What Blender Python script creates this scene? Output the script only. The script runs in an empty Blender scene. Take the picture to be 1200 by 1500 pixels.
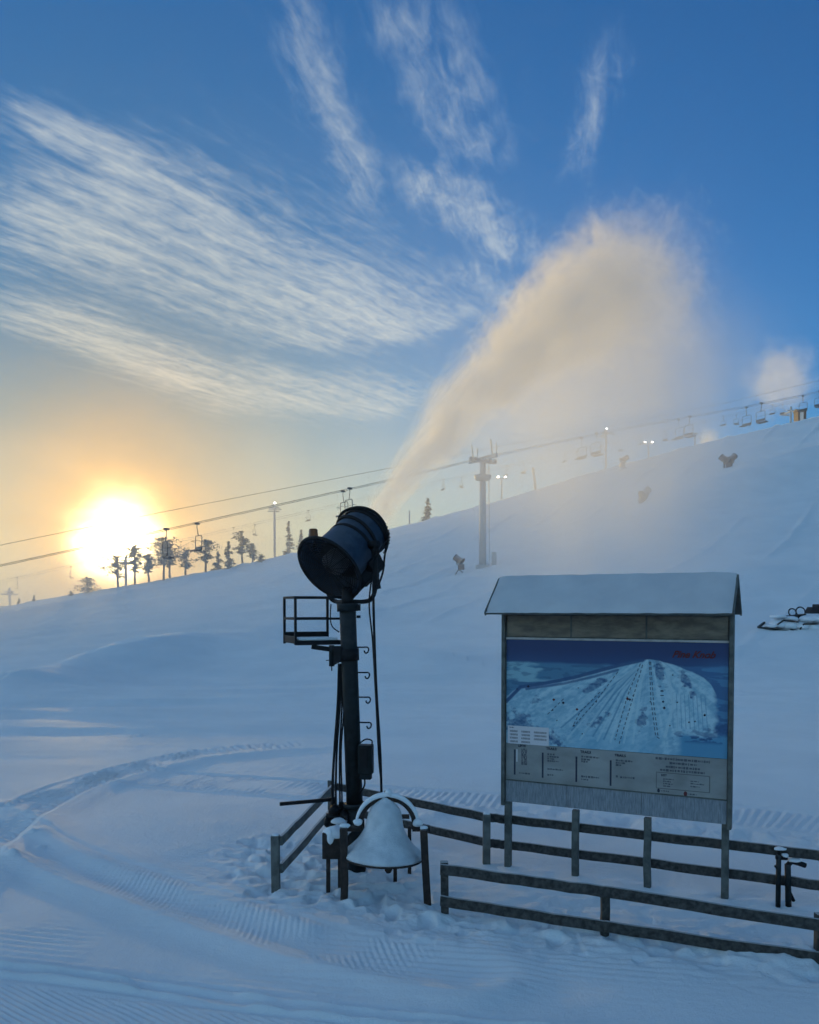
import bpy, bmesh, math, random
import numpy as np
from mathutils import Vector, Matrix, Euler, Quaternion

SUN_E = 2.4
SKY_EL = 4.0
SKY_O3 = 3.0
SKY_S = 0.13
SKY_TINT = (0.23, 0.68, 1.05)
TINT_NEAR = (0.05, 0.045, 0.028)
TINT_W = 21.0
EXPO = 0.82
CLOUD_FAR = (0.36, 0.42, 0.44)
CLOUD_NEAR = (0.55, 0.46, 0.30)
GLOW = [((14.0, 11.5, 6.0), 2.05, 2.4), ((1.0, 0.44, 0.0), 4.0, 1.7), ((0.36, 0.14, 0.0), 7.5, 1.7)]
HAZE_D = 0.0002
PL_D = 0.52
CUR_D = 0.2
PL_STEP = 0.16
MI_D = 0.0095
MI_STEP = 0.8
FILL_BACK = (1.5, 1.6, 1.6)
MI_FRONT = 1.5
FILL_UP = (2.3, 1.85, 1.6)
GOLD = (0.34, 0.15, 0.0)
FILL_LEFT = (5.0, 4.0, 3.4)

random.seed(7)
rng = np.random.default_rng(11)
S = bpy.context.scene
COL = S.collection
R_ = math.radians

# ------------------------------------------------------------------ camera
H = 4.0                      # eye height of the deck the photo was taken from
F = 1230.0                   # focal length in photo pixels (photo 1200 x 1500)
PITCH = R_(-2.0)
HZ = 890.0                   # photo row of the horizon
PPY = HZ - F * math.tan(PITCH)
cam_d = bpy.data.cameras.new("camera")
cam = bpy.data.objects.new("camera", cam_d)
COL.objects.link(cam)
cam.location = (0, 0, H)
cam.rotation_euler = (R_(90) + PITCH, 0, 0)
cam_d.sensor_fit = 'HORIZONTAL'
cam_d.sensor_width = 36.0
cam_d.lens = 36.0 * F / 1200.0
cam_d.shift_y = (PPY - 750.0) / 1200.0
cam_d.clip_start = 0.1
cam_d.clip_end = 9000
S.camera = cam
_Rm = Euler((R_(90) + PITCH, 0, 0)).to_matrix()
EYE = Vector((0, 0, H))

def ray(px, py):
    return _Rm @ Vector(((px - 600) / F, -(py - PPY) / F, -1.0))

def at(px, py, Y):
    d = ray(px, py)
    return EYE + d * (Y / d.y)

def gnd(px, py, z=0.0):
    d = ray(px, py)
    return EYE + d * ((z - H) / d.z)

# ------------------------------------------------------------------ noise (numpy)
def _hash(ix, iy, seed):
    n = (ix.astype(np.int64) * 374761393 + iy.astype(np.int64) * 668265263 + seed * 1442695041) & 0x7fffffff
    n = (n ^ (n >> 13)) * 1274126177 & 0x7fffffff
    n = n ^ (n >> 16)
    return (n & 0xffff) / 65535.0

def vnoise(x, y, seed=0):
    ix = np.floor(x); iy = np.floor(y)
    fx = x - ix; fy = y - iy
    fx = fx * fx * fx * (fx * (fx * 6 - 15) + 10)
    fy = fy * fy * fy * (fy * (fy * 6 - 15) + 10)
    a = _hash(ix, iy, seed); b = _hash(ix + 1, iy, seed)
    c = _hash(ix, iy + 1, seed); d = _hash(ix + 1, iy + 1, seed)
    return (a + (b - a) * fx) * (1 - fy) + (c + (d - c) * fx) * fy - 0.5

def fbm(x, y, oct=4, seed=0, gain=0.5):
    s = np.zeros_like(x, dtype=float); a = 1.0
    for o in range(oct):
        s += a * vnoise(x * 2 ** o + 17.3 * o, y * 2 ** o - 9.1 * o, seed + o)
        a *= gain
    return s

def sstep(a, b, x):
    t = np.clip((x - a) / (b - a), 0, 1)
    return t * t * (3 - 2 * t)

def polydist(X, Y, pts):
    """distance, arc length along and signed side of a plan polyline"""
    best = np.full(X.shape, 1e9); sbest = np.zeros(X.shape); side = np.zeros(X.shape); s0 = 0.0
    for (x0, y0), (x1, y1) in zip(pts[:-1], pts[1:]):
        dx, dy = x1 - x0, y1 - y0
        L = math.hypot(dx, dy)
        t = np.clip(((X - x0) * dx + (Y - y0) * dy) / (L * L), 0, 1)
        ex = X - (x0 + t * dx); ey = Y - (y0 + t * dy)
        d = np.hypot(ex, ey)
        m = d < best
        best = np.where(m, d, best); sbest = np.where(m, s0 + t * L, sbest)
        side = np.where(m, np.sign(dx * ey - dy * ex), side)
        s0 += L
    return best, sbest, side

def smooth_line(pts, n=6):
    """Catmull-Rom through plan points"""
    P = [pts[0]] + list(pts) + [pts[-1]]
    out = []
    for i in range(1, len(P) - 2):
        p0, p1, p2, p3 = [np.array(P[i + k][:2], float) for k in (-1, 0, 1, 2)]
        for k in range(n):
            t = k / n
            out.append(tuple(0.5 * ((2 * p1) + (-p0 + p2) * t + (2 * p0 - 5 * p1 + 4 * p2 - p3) * t * t + (-p0 + 3 * p1 - 3 * p2 + p3) * t ** 3)))
    out.append(tuple(np.array(pts[-1][:2], float)))
    return out

# ------------------------------------------------------------------ terrain shape
RIDGE = np.array([(-500, 935), (-200, 912), (0, 890), (100, 872), (200, 855), (330, 833), (450, 807), (560, 777), (640, 757),
                  (720, 735), (840, 700), (920, 678), (1000, 656), (1100, 633), (1200, 612), (1600, 550)], float)
YR = 130.0; Y0 = 42.0

def base_h(X, Y):
    X = np.asarray(X, float); Y = np.asarray(Y, float)
    Yc = np.maximum(Y, 20.0)
    px = np.clip(600 + F * X / Yc, -500, 1600)
    Zr = H + (HZ - np.interp(px, RIDGE[:, 0], RIDGE[:, 1])) / F * YR
    t = np.clip((Y - Y0) / (YR - Y0), 0, 1)
    z = Zr * t ** 1.37
    over = np.maximum(Y - YR, 0)
    z = z - np.minimum(over * 0.16 + over ** 2 * 0.0006, Zr + 14)
    return z

def hz(x, y):
    return float(base_h(np.array([x]), np.array([y]))[0])

def hit(px, py, ymin=5.0, ymax=200.0):
    d = ray(px, py)
    Y = ymin
    while Y < ymax:
        p = EYE + d * (Y / d.y)
        if p.z <= hz(p.x, p.y):
            return p
        Y *= 1.004
    return EYE + d * (YR / d.y)

P2 = lambda *pts: smooth_line([tuple(hit(*p)[:2]) for p in pts])

def detail_h(X, Y):
    D = np.hypot(X, Y)
    z = np.zeros(X.shape)
    # gentle swells of the groomed field and slope
    z += 0.05 * fbm(X / 5, Y / 5, 3, 1) * sstep(4, 10, D)
    z += 0.30 * fbm(X / 40, Y / 9, 3, 5) * sstep(24, 42, Y)
    z += 0.9 * fbm(X / 45, Y / 22, 3, 9) * sstep(50, 85, Y) * (1 - sstep(118, 130, Y))
    z += 0.24 * fbm(X / 16, Y / 2.2, 4, 31, 0.55) * sstep(18, 34, Y)
    u_ = X * 0.80 - Y * 0.60 + 3 * fbm(X / 40, Y / 40, 2, 63)
    z += 0.26 * np.exp(-((np.mod(u_, 6.0) - 3.0) / 0.35) ** 2) * np.clip(0.3 + 2 * fbm(X / 12, Y / 12, 2, 64), 0, 1) * sstep(45, 60, Y)
    z += 0.010 * fbm(X / 0.5, Y / 0.5, 3, 12)
    z += 0.28 * fbm(X / 9, Y / 5, 3, 35) * sstep(48, 70, Y) * (1 - sstep(120, 130, Y))
    # pushed-up banks on the far field
    for pts, hgt, wid in ((P2((40, 1004), (150, 980), (250, 962), (360, 940), (500, 905)), 1.0, 3.5),
                          (P2((220, 974), (330, 962), (500, 962), (640, 975)), 0.8, 4.0),
                          (P2((900, 780), (1000, 735), (1100, 700), (1200, 668), (1260, 650)), 1.5, 5.0),
                          (P2((0, 912), (110, 890), (215, 867), (330, 842)), 0.9, 2.0)):
        d, s, sd = polydist(X, Y, pts)
        z += hgt * np.exp(-(d / wid) ** 2) * np.where(sd > 0, 0.55 + 0.45 * np.exp(-(d / wid)), 1.0)
    near = D < 70
    Xn, Yn, zn = X[near], Y[near], np.zeros(near.sum())
    Dn = D[near]
    groom = np.ones(Xn.shape)
    # trampled snow round the gun, bell and fences
    cpts = [tuple(gnd(*p)[:2]) for p in ((400, 1240), (430, 1290), (520, 1310), (600, 1330), (650, 1350), (780, 1352), (900, 1372), (1050, 1390), (1240, 1410))]
    d, s, sd = polydist(Xn, Yn, cpts)
    w = np.exp(-(d / (0.62 + 0.25 * vnoise(Xn * 1.3, Yn * 1.3, 3))) ** 2)
    ell = np.exp(-(((Xn + 1.15) / 1.55) ** 2 + ((Yn - 12.6) / 1.5) ** 2) ** 1.5)
    w = np.clip(w + ell * (0.75 + vnoise(Xn * 2, Yn * 2, 8)), 0, 1)
    lump = fbm((Xn + 0.4 * Yn) / 0.42, Yn / 0.26, 3, 21, 0.55)
    foot = np.maximum(0, vnoise(Xn / 0.22, Yn / 0.20, 40) - 0.12) * 1.6
    zn += w * (0.09 * lump - 0.19 * foot + 0.05 * fbm(Xn / 0.16, Yn / 0.11, 2, 23))
    groom *= 1 - w
    # inside the pen: soft, wind-smoothed
    pen = sstep(0.2, 0.8, Xn) * sstep(10.2, 10.8, Yn + 0.28 * Xn) * (1 - sstep(13.0, 14.6, Yn + 0.45 * Xn))
    zn += pen * (0.05 * fbm(Xn / 0.9, Yn / 0.5, 3, 50) + 0.02 * fbm(Xn / 0.25, Yn / 0.2, 2, 51))
    groom *= 1 - pen
    # bank of snow thrown against the front fence, deeper to the right
    fl = [tuple(gnd(*p)[:2]) for p in ((600, 1335), (690, 1345), (886, 1369), (1080, 1392), (1200, 1404), (1300, 1415))]
    d, s, sd = polydist(Xn, Yn, fl)
    zn += (0.015 + 0.006 * np.clip(s, 0, 3) + 0.05 * np.clip(s - 3.6, 0, 1)) * np.exp(-(d / 0.36) ** 2) * (1 + 0.6 * fbm(Xn / 0.3, Yn / 0.3, 3, 66))
    # rough push line right behind the fence
    bl = [tuple(gnd(*p)[:2]) for p in ((600, 1180), (760, 1192), (900, 1205), (1080, 1226), (1260, 1246))]
    d, s, sd = polydist(Xn, Yn, bl)
    w2 = np.exp(-(d / 0.9) ** 2)
    zn += w2 * (0.03 + 0.14 * fbm(Xn / 0.45, Yn / 0.5, 3, 77))
    groom *= 1 - 0.8 * w2
    # machine tread tracks
    def tread(pts, width, amp, pitch, edge, fade=None, skew=0.0):
        nonlocal zn
        d, s, sd = polydist(Xn, Yn, pts)
        L = s.max()
        inside = 1 - sstep(width * 0.42, width * 0.5, d)
        ends = sstep(0, 1.0, s) * (1 - sstep(L - 1.0, L, s))
        patch = np.clip(0.6 + 1.9 * fbm(Xn / 0.9, Yn / 0.9, 3, 91), 0.0, 1.3)
        rip = np.sin((s + skew * d * sd) * 2 * math.pi / pitch)
        zn += amp * rip * inside * ends * patch
        zn += -edge * np.exp(-((d - width * 0.5) / 0.05) ** 2) * ends
        zn += 0.7 * edge * np.exp(-((d - width * 0.5 - 0.12) / 0.07) ** 2) * ends
    tread(P2((150, 1134), (300, 1144), (480, 1158), (640, 1168), (800, 1178)), 1.5, 0.015, 0.17, 0.04)
    tread(P2((900, 1180), (1040, 1190), (1150, 1203), (1280, 1222)), 1.6, 0.014, 0.17, 0.035)
    arc = P2((-120, 1330), (-60, 1262), (20, 1200), (90, 1160), (180, 1130), (300, 1104), (480, 1090))
    d, s, sd = polydist(Xn, Yn, arc)
    zn += 0.06 * np.exp(-((d * sd + 0.75) / 0.38) ** 2)
    tread(arc, 1.1, 0.06, 0.24, 0.02)
    arc2 = P2((-30, 1190), (40, 1232), (130, 1275), (240, 1312), (360, 1352), (500, 1392), (680, 1428))
    d, s, sd = polydist(Xn, Yn, arc2)
    zn += 0.07 * np.exp(-((d * sd + 0.55) / 0.22) ** 2) + 0.05 * np.exp(-((d * sd - 0.62) / 0.30) ** 2)
    tread(arc2, 0.95, 0.006, 0.10, 0.008, skew=0.8)
    arc3 = P2((60, 1225), (130, 1262), (230, 1297), (340, 1328), (450, 1362))
    d, s, sd = polydist(Xn, Yn, arc3)
    zn += 0.06 * np.exp(-(d / 0.20) ** 2)
    for off in (0, 14):
        ln = P2((-60, 1405 + off), (100, 1424 + off), (260, 1446 + off), (420, 1469 + off), (620, 1488 + off), (900, 1512 + off))
        d, s, sd = polydist(Xn, Yn, ln)
        zn += 0.034 * np.exp(-(d / 0.035) ** 2) * (1 + 1.6 * fbm(s * 3, d * 9, 2, 5)) - 0.024 * np.exp(-((d - 0.085) / 0.035) ** 2)
    # corduroy from the groomer
    a1 = R_(36); u1 = Xn * math.sin(a1) + Yn * math.cos(a1)
    lnb = polydist(Xn, Yn, P2((-60, 1425), (260, 1466), (620, 1508), (900, 1530)))
    below = np.where(lnb[2] < 0, 1.0, 0.0) * sstep(0.05, 0.25, lnb[0])
    patch = np.clip(0.75 + 1.2 * fbm(Xn / 0.8, Yn / 0.8, 3, 14), 0.1, 1.4)
    zn += below * 0.012 * np.sin((u1 + 0.02 * fbm(Xn / 0.6, Yn / 0.6, 2, 2)) * 2 * math.pi / 0.068) * patch
    a2 = R_(12); u2 = Xn * math.sin(a2) + Yn * math.cos(a2)
    p2 = np.clip(0.45 + 1.3 * fbm(Xn / 2.6, Yn / 1.6, 3, 24), 0, 1)
    zn += (1 - below) * groom * 0.010 * np.sin(u2 * 2 * math.pi / 0.14) * p2 * (1 - sstep(16, 24, Dn))
    # a few clods
    for (cx, cy, r) in ((125, 1083, 0.14), (205, 1076, 0.16), (190, 1078, 0.1), (232, 1118, 0.1), (60, 1246, 0.1), (20, 1262, 0.14), (48, 1228, 0.1)):
        p = hit(cx, cy)
        zn += 0.5 * r * np.exp(-((Xn - p.x) ** 2 + (Yn - p.y) ** 2) / (r * r) * 2)
    fade = 1 - sstep(55, 70, Dn)
    z[near] += zn * fade
    return z

# ------------------------------------------------------------------ node helpers
def newmat(name):
    m = bpy.data.materials.new(name); m.use_nodes = True
    return m, m.node_tree.nodes, m.node_tree.links

class NT:
    """tiny expression builder for shader math"""
    def __init__(self, tree):
        self.t = tree; self.n = tree.nodes; self.l = tree.links
    def _set(self, sock, v):
        if hasattr(v, 'is_linked') or isinstance(v, bpy.types.NodeSocket): self.l.new(v, sock)
        else: sock.default_value = v
    def m(self, op, a, b=0.0, c=0.0, clamp=False):
        n = self.n.new('ShaderNodeMath'); n.operation = op; n.use_clamp = clamp
        for i, v in enumerate((a, b, c)): self._set(n.inputs[i], v)
        return n.outputs[0]
    def add(self, a, b): return self.m('ADD', a, b)
    def sub(self, a, b): return self.m('SUBTRACT', a, b)
    def mul(self, a, b): return self.m('MULTIPLY', a, b)
    def div(self, a, b): return self.m('DIVIDE', a, b)
    def ss(self, lo, hi, x):
        n = self.n.new('ShaderNodeMapRange'); n.interpolation_type = 'SMOOTHSTEP'
        self._set(n.inputs['Value'], x); self._set(n.inputs['From Min'], lo); self._set(n.inputs['From Max'], hi)
        return n.outputs[0]
    def xyz(self, x, y, z=0.0):
        n = self.n.new('ShaderNodeCombineXYZ')
        for i, v in enumerate((x, y, z)): self._set(n.inputs[i], v)
        return n.outputs[0]
    def sep(self, v):
        n = self.n.new('ShaderNodeSeparateXYZ'); self.l.new(v, n.inputs[0]); return n.outputs
    def noise(self, vec, scale, detail=4, rough=0.5, dist=0.0, color=False):
        n = self.n.new('ShaderNodeTexNoise'); self.l.new(vec, n.inputs['Vector'])
        n.inputs['Scale'].default_value = scale; n.inputs['Detail'].default_value = detail
        n.inputs['Roughness'].default_value = rough; n.inputs['Distortion'].default_value = dist
        return n.outputs['Color' if color else 'Fac']
    def vm(self, op, a, b=(0, 0, 0)):
        n = self.n.new('ShaderNodeVectorMath'); n.operation = op
        self._set(n.inputs[0], a); self._set(n.inputs[1], b)
        return n.outputs['Value'] if op in ('DOT_PRODUCT', 'LENGTH', 'DISTANCE') else n.outputs['Vector']
    def mixc(self, f, a, b, mode='MIX'):
        n = self.n.new('ShaderNodeMix'); n.data_type = 'RGBA'; n.blend_type = mode; n.clamp_factor = True
        self._set(n.inputs[0], f)
        for i, v in ((6, a), (7, b)):
            self._set(n.inputs[i], v if not isinstance(v, tuple) else (v + (1.0,) if len(v) == 3 else v))
        return n.outputs[2]

def pmat(name, col, rough=0.6, metal=0.0, var=0.25, scale=6.0, bump=0.0, bscale=40.0, col2=None, stretch=None, spec=None, frost=0.0):
    m, n, l = newmat(name); T = NT(m.node_tree)
    b = n['Principled BSDF']
    tc = n.new('ShaderNodeTexCoord').outputs['Object']
    v = tc
    if stretch: v = T.vm('MULTIPLY', tc, stretch)
    f = T.noise(v, scale, 6, 0.6)
    c2 = col2 or tuple(c * (1 - var) for c in col)
    c1 = tuple(min(1, c * (1 + var)) for c in col) if col2 is None else col
    col_o = T.mixc(T.ss(0.3, 0.7, f), c1, c2)
    if frost > 0:
        g = n.new('ShaderNodeNewGeometry')
        nz = T.sep(g.outputs['Normal'])[2]
        k = T.mul(T.ss(0.25, 0.9, T.add(nz, T.mul(T.sub(T.noise(tc, 9, 4), 0.5), 0.9))), frost)
        col_o = T.mixc(k, col_o, (0.75, 0.78, 0.8))
    l.new(col_o, b.inputs['Base Color'])
    b.inputs['Roughness'].default_value = rough; b.inputs['Metallic'].default_value = metal
    if spec is not None: b.inputs['Specular IOR Level'].default_value = spec
    if bump:
        bn = n.new('ShaderNodeBump'); bn.inputs['Strength'].default_value = bump; bn.inputs['Distance'].default_value = 0.02
        l.new(T.noise(v, bscale, 5, 0.6), bn.inputs['Height']); l.new(bn.outputs[0], b.inputs['Normal'])
    return m

# ------------------------------------------------------------------ mesh builder
class MB:
    def __init__(self): self.v = []; self.f = []; self.sm = []
    def _add(self, vs, fs, smooth=False):
        o = len(self.v); self.v += [Vector(x) for x in vs]
        for f in fs: self.f.append([i + o for i in f]); self.sm.append(smooth)
        return self
    def box(self, c, hx, hy, hz_):
        c, hx, hy, hz_ = map(Vector, (c, hx, hy, hz_))
        vs = [c + hx * a + hy * b + hz_ * d for d in (-1, 1) for b in (-1, 1) for a in (-1, 1)]
        return self._add(vs, [(0, 2, 3, 1), (4, 5, 7, 6), (0, 1, 5, 4), (2, 6, 7, 3), (0, 4, 6, 2), (1, 3, 7, 5)])
    def abox(self, lo, hi):
        lo, hi = Vector(lo), Vector(hi); h = (hi - lo) / 2
        return self.box((lo + hi) / 2, (h.x, 0, 0), (0, h.y, 0), (0, 0, h.z))
    def beam(self, p, q, w, h, up=(0, 0, 1), seg=1, wob=0.0):
        """bar from p to q; w across, h along up; seg>1 adds slightly irregular sections"""
        p, q, up = Vector(p), Vector(q), Vector(up)
        d = (q - p).normalized(); s = d.cross(up).normalized(); u = s.cross(d).normalized()
        rings = []
        for i in range(seg + 1):
            c = p.lerp(q, i / seg) + (s * random.uniform(-wob, wob) + u * random.uniform(-wob, wob))
            ww = w / 2 * (1 + random.uniform(-1, 1) * wob * 2); hh = h / 2 * (1 + random.uniform(-1, 1) * wob * 2)
            rings.append([c - s * ww - u * hh, c + s * ww - u * hh, c + s * ww + u * hh, c - s * ww + u * hh])
        vs = [x for r in rings for x in r]; fs = [(3, 2, 1, 0)]
        for i in range(seg):
            a = i * 4
            for k in range(4): fs.append((a + k, a + (k + 1) % 4, a + 4 + (k + 1) % 4, a + 4 + k))
        a = seg * 4; fs.append((a, a + 1, a + 2, a + 3))
        return self._add(vs, fs)
    def tube(self, pts, r, n=10, cap=True, closed=False):
        pts = [Vector(p) for p in pts]
        rs = r if isinstance(r, (list, tuple)) else [r] * len(pts)
        N = len(pts); vs = []; fs = []
        t0 = (pts[1] - pts[0]).normalized()
        ref = Vector((0, 0, 1)) if abs(t0.z) < 0.9 else Vector((1, 0, 0))
        nrm = t0.cross(ref).normalized()
        for i in range(N):
            if closed: t = (pts[(i + 1) % N] - pts[i - 1]).normalized()
            elif i == 0: t = t0
            elif i == N - 1: t = (pts[-1] - pts[-2]).normalized()
            else: t = (pts[i + 1] - pts[i - 1]).normalized()
            nrm = (nrm - t * nrm.dot(t)).normalized(); bn = t.cross(nrm)
            for k in range(n):
                a = 2 * math.pi * k / n
                vs.append(pts[i] + (nrm * math.cos(a) + bn * math.sin(a)) * rs[i])
        for i in range(N if closed else N - 1):
            j = (i + 1) % N
            for k in range(n): fs.append((i * n + k, i * n + (k + 1) % n, j * n + (k + 1) % n, j * n + k))
        if cap and not closed:
            fs.append(tuple(reversed(range(n)))); fs.append(tuple(range((N - 1) * n, N * n)))
        return self._add(vs, fs, True)
    def lathe(self, origin, axis, prof, n=40, ref=None, closed=False):
        """prof: (distance along axis, radius)"""
        origin, axis = Vector(origin), Vector(axis).normalized()
        ref = Vector(ref) if ref else (Vector((0, 0, 1)) if abs(axis.z) < 0.9 else Vector((1, 0, 0)))
        a = axis.cross(ref).normalized(); b = axis.cross(a)
        vs = []; fs = []
        for (h, r) in prof:
            for k in range(n):
                t = 2 * math.pi * k / n
                vs.append(origin + axis * h + (a * math.cos(t) + b * math.sin(t)) * r)
        for i in range(len(prof) - (0 if closed else 1)):
            j = (i + 1) % len(prof)
            for k in range(n): fs.append((i * n + k, i * n + (k + 1) % n, j * n + (k + 1) % n, j * n + k))
        return self._add(vs, fs, True)
    def blob(self, c, rx, ry, rz, seed=0, n=14, m=9, amp=0.15, flat=None):
        vs = []; fs = []
        rnd = random.Random(seed); ph = [rnd.uniform(0, 6) for _ in range(6)]
        for i in range(m + 1):
            th = math.pi * i / m
            for k in range(n):
                a = 2 * math.pi * k / n
                w = 1 + amp * (math.sin(2 * a + ph[0]) * math.sin(th * 2 + ph[1]) + 0.6 * math.sin(5 * a + ph[2]) * math.sin(3 * th + ph[3]))
                z = math.cos(th) * rz * w
                if flat is not None: z = max(z, flat)
                vs.append(Vector(c) + Vector((math.sin(th) * math.cos(a) * rx * w, math.sin(th) * math.sin(a) * ry * w, z)))
        for i in range(m):
            for k in range(n): fs.append((i * n + k, (i + 1) * n + k, (i + 1) * n + (k + 1) % n, i * n + (k + 1) % n))
        return self._add(vs, fs, True)
    def build(self, name, mat, parent=None, bevel=0.0):
        me = bpy.data.meshes.new(name)
        o = bpy.data.objects.new(name, me); COL.objects.link(o)
        off = Vector((0, 0, 0))
        r = parent
        while r is not None:
            off += Vector(r.location); r = r.parent
        me.from_pydata([tuple(v - off) for v in self.v], [], self.f)
        me.polygons.foreach_set('use_smooth', self.sm)
        bm = bmesh.new(); bm.from_mesh(me); bmesh.ops.recalc_face_normals(bm, faces=bm.faces); bm.to_mesh(me); bm.free()
        me.update()
        me.materials.append(mat)
        if parent: o.parent = parent
        if bevel:
            b = o.modifiers.new('bevel', 'BEVEL'); b.width = bevel; b.segments = 2; b.limit_method = 'ANGLE'
        return o

def tag(o, label=None, cat=None, group=None, kind=None):
    if label: o['label'] = label
    if cat: o['category'] = cat
    if group: o['group'] = group
    if kind: o['kind'] = kind
    return o

def thing(name, loc, label, cat, group=None, rz=0.0):
    o = bpy.data.objects.new(name, None); COL.objects.link(o)
    o.location = loc; o.rotation_euler = (0, 0, rz); o.empty_display_size = 0.2
    return tag(o, label, cat, group)

def copy_tree(o, parent=None):
    c = o.copy(); COL.objects.link(c)
    if parent: c.parent = parent
    for ch in list(o.children): copy_tree(ch, c)
    return c

def put(o, loc, rz, label, group, scale=1.0):
    o.location = loc; o.rotation_euler = (0, 0, rz); o.scale = (scale,) * 3
    o['label'] = label; o['group'] = group
    return o

def curve(pts, n=8):
    """3-D Catmull-Rom"""
    P = [Vector(p) for p in pts]; P = [P[0]] + P + [P[-1]]
    out = []
    for i in range(1, len(P) - 2):
        a, b, c, d = P[i - 1], P[i], P[i + 1], P[i + 2]
        for k in range(n):
            t = k / n
            out.append(0.5 * ((2 * b) + (c - a) * t + (2 * a - 5 * b + 4 * c - d) * t * t + (3 * b - a - 3 * c + d) * t ** 3))
    out.append(P[-1]); return out

# ------------------------------------------------------------------ light and sky
SUN = ray(172, 795).normalized()
s_el = math.asin(SUN.z); s_az = math.atan2(SUN.x, SUN.y)      # azimuth from +Y towards +X
sl = bpy.data.lights.new("sun", 'SUN'); sun = bpy.data.objects.new("sun", sl); COL.objects.link(sun)
sl.energy = SUN_E; sl.angle = R_(0.8); sl.color = (1.0, 0.65, 0.15)
sun.rotation_euler = SUN.to_track_quat('Z', 'Y').to_euler()
sun.location = (0, 0, 60)

W = bpy.data.worlds.new("World"); S.world = W; W.use_nodes = True
wn = W.node_tree.nodes; wl = W.node_tree.links
T = NT(W.node_tree)
bg = wn['Background']
sky = wn.new('ShaderNodeTexSky'); sky.sky_type = 'NISHITA'; sky.sun_disc = False
sky.sun_elevation = max(s_el, R_(SKY_EL)); sky.sun_rotation = s_az
sky.altitude = 300; sky.air_density = 1.0; sky.dust_density = 1.0; sky.ozone_density = SKY_O3
geo = wn.new('ShaderNodeTexCoord').outputs['Generated']
dn = T.vm('NORMALIZE', geo)
X, Y, Z = T.sep(dn)
zc = T.m('MAXIMUM', Z, 0.03)
U, V = T.div(X, zc), T.div(Y, zc)                 # the flat layer the cirrus lies in

def cloud_uv(px, py):
    d = ray(px, py); return d.x / max(d.z, .03), d.y / max(d.z, .03)

warp = T.noise(T.xyz(U, V, 0), 2.2, 2, 0.5, color=True)
wx, wy, _w = T.sep(T.vm('SUBTRACT', warp, (0.5, 0.5, 0.5)))
Uw, Vw = T.add(U, T.mul(wx, 0.07)), T.add(V, T.mul(wy, 0.07))

def noise2(u, v, detail, rough=0.6, dist=0.0):
    n = wn.new('ShaderNodeTexNoise'); n.noise_dimensions = '2D'
    wl.new(T.xyz(u, v, 0), n.inputs['Vector'])
    n.inputs['Scale'].default_value = 1.0; n.inputs['Detail'].default_value = detail
    n.inputs['Roughness'].default_value = rough; n.inputs['Distortion'].default_value = dist
    return n.outputs['Fac']

def frame(A, B):
    a, b = cloud_uv(*A), cloud_uv(*B)
    ax, ay = b[0] - a[0], b[1] - a[1]; LL = math.hypot(ax, ay)
    return a, ax / LL, ay / LL, LL

def streaks(A, B, fs, fw, seed, fine=0.46):
    """wind-drawn cirrus texture stretched along the sky direction A -> B"""
    a, ax, ay, LL = frame(A, B)
    s = T.add(T.mul(Uw, ax), T.mul(Vw, ay)); w = T.sub(T.mul(Vw, ax), T.mul(Uw, ay))
    n1 = noise2(T.add(T.mul(s, fs), seed), T.mul(w, fw * 0.6), 7, 0.68, 0.25)
    n2 = noise2(T.add(T.mul(s, fs * 8.0), seed + 7.7), T.mul(w, fw * 1.3), 5, 0.64, 0.35)
    return T.add(T.mul(n1, 1 - fine), T.mul(n2, fine))

def patch_mask(A, B, hw, dens):
    """where one bank of streaks lies, from sky point A to B; hw = half width in photo pixels at its middle"""
    a, ax, ay, LL = frame(A, B)
    mx, my = (A[0] + B[0]) / 2, (A[1] + B[1]) / 2
    L = math.hypot(B[0] - A[0], B[1] - A[1])
    nx, ny = -(B[1] - A[1]) / L, (B[0] - A[0]) / L
    c1, c2 = cloud_uv(mx + nx * hw, my + ny * hw), cloud_uv(mx - nx * hw, my - ny * hw)
    bw = max(0.03, abs(-(c1[0] - c2[0]) * ay + (c1[1] - c2[1]) * ax) / 2)
    Us, Vs = T.sub(Uw, a[0]), T.sub(Vw, a[1])
    sn = T.div(T.add(T.mul(Us, ax), T.mul(Vs, ay)), LL)
    w_ = T.div(T.sub(T.mul(Vs, ax), T.mul(Us, ay)), bw)
    m = T.mul(T.ss(-0.12, 0.25, sn), T.ss(1.12, 0.75, sn))
    return T.mul(T.mul(m, T.m('EXPONENT', T.mul(T.mul(w_, w_), -1.0))), dens)

def bank(tex, patches):
    m = None
    for p in patches:
        k = patch_mask(*p); m = k if m is None else T.m('MAXIMUM', m, k)
    # the mask lowers the threshold, so the streaks thin out to nothing instead of ending at an outline
    return T.mul(T.ss(0.0, 0.62, T.sub(T.add(tex, T.mul(m, 0.46)), 0.605)), T.m('MINIMUM', T.mul(m, 1.3), 1.0))

G1 = bank(streaks((-60, 200), (560, 490), 1.35, 20.0, 3.0), [
    ((-60, 110), (450, 390), 50, 0.92), ((-120, 220), (620, 520), 140, 0.92),
    ((-60, 400), (360, 590), 62, 0.95), ((330, 390), (670, 500), 90, 0.95), ((220, 560), (660, 600), 55, 0.9)])
G2 = bank(streaks((480, -40), (660, 340), 1.3, 20.0, 11.0), [
    ((390, -60), (560, 350), 55, 0.70), ((560, -80), (710, 280), 105, 0.62),
    ((570, 210), (790, 400), 58, 0.84), ((640, 370), (800, 460), 44, 0.65), ((905, 10), (830, 300), 46, 0.62)])
cl = T.sub(T.add(G1, G2), T.mul(G1, G2))
cl = T.m('MINIMUM', T.mul(cl, T.ss(0.02, 0.10, Z)), 1.0)

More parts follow.
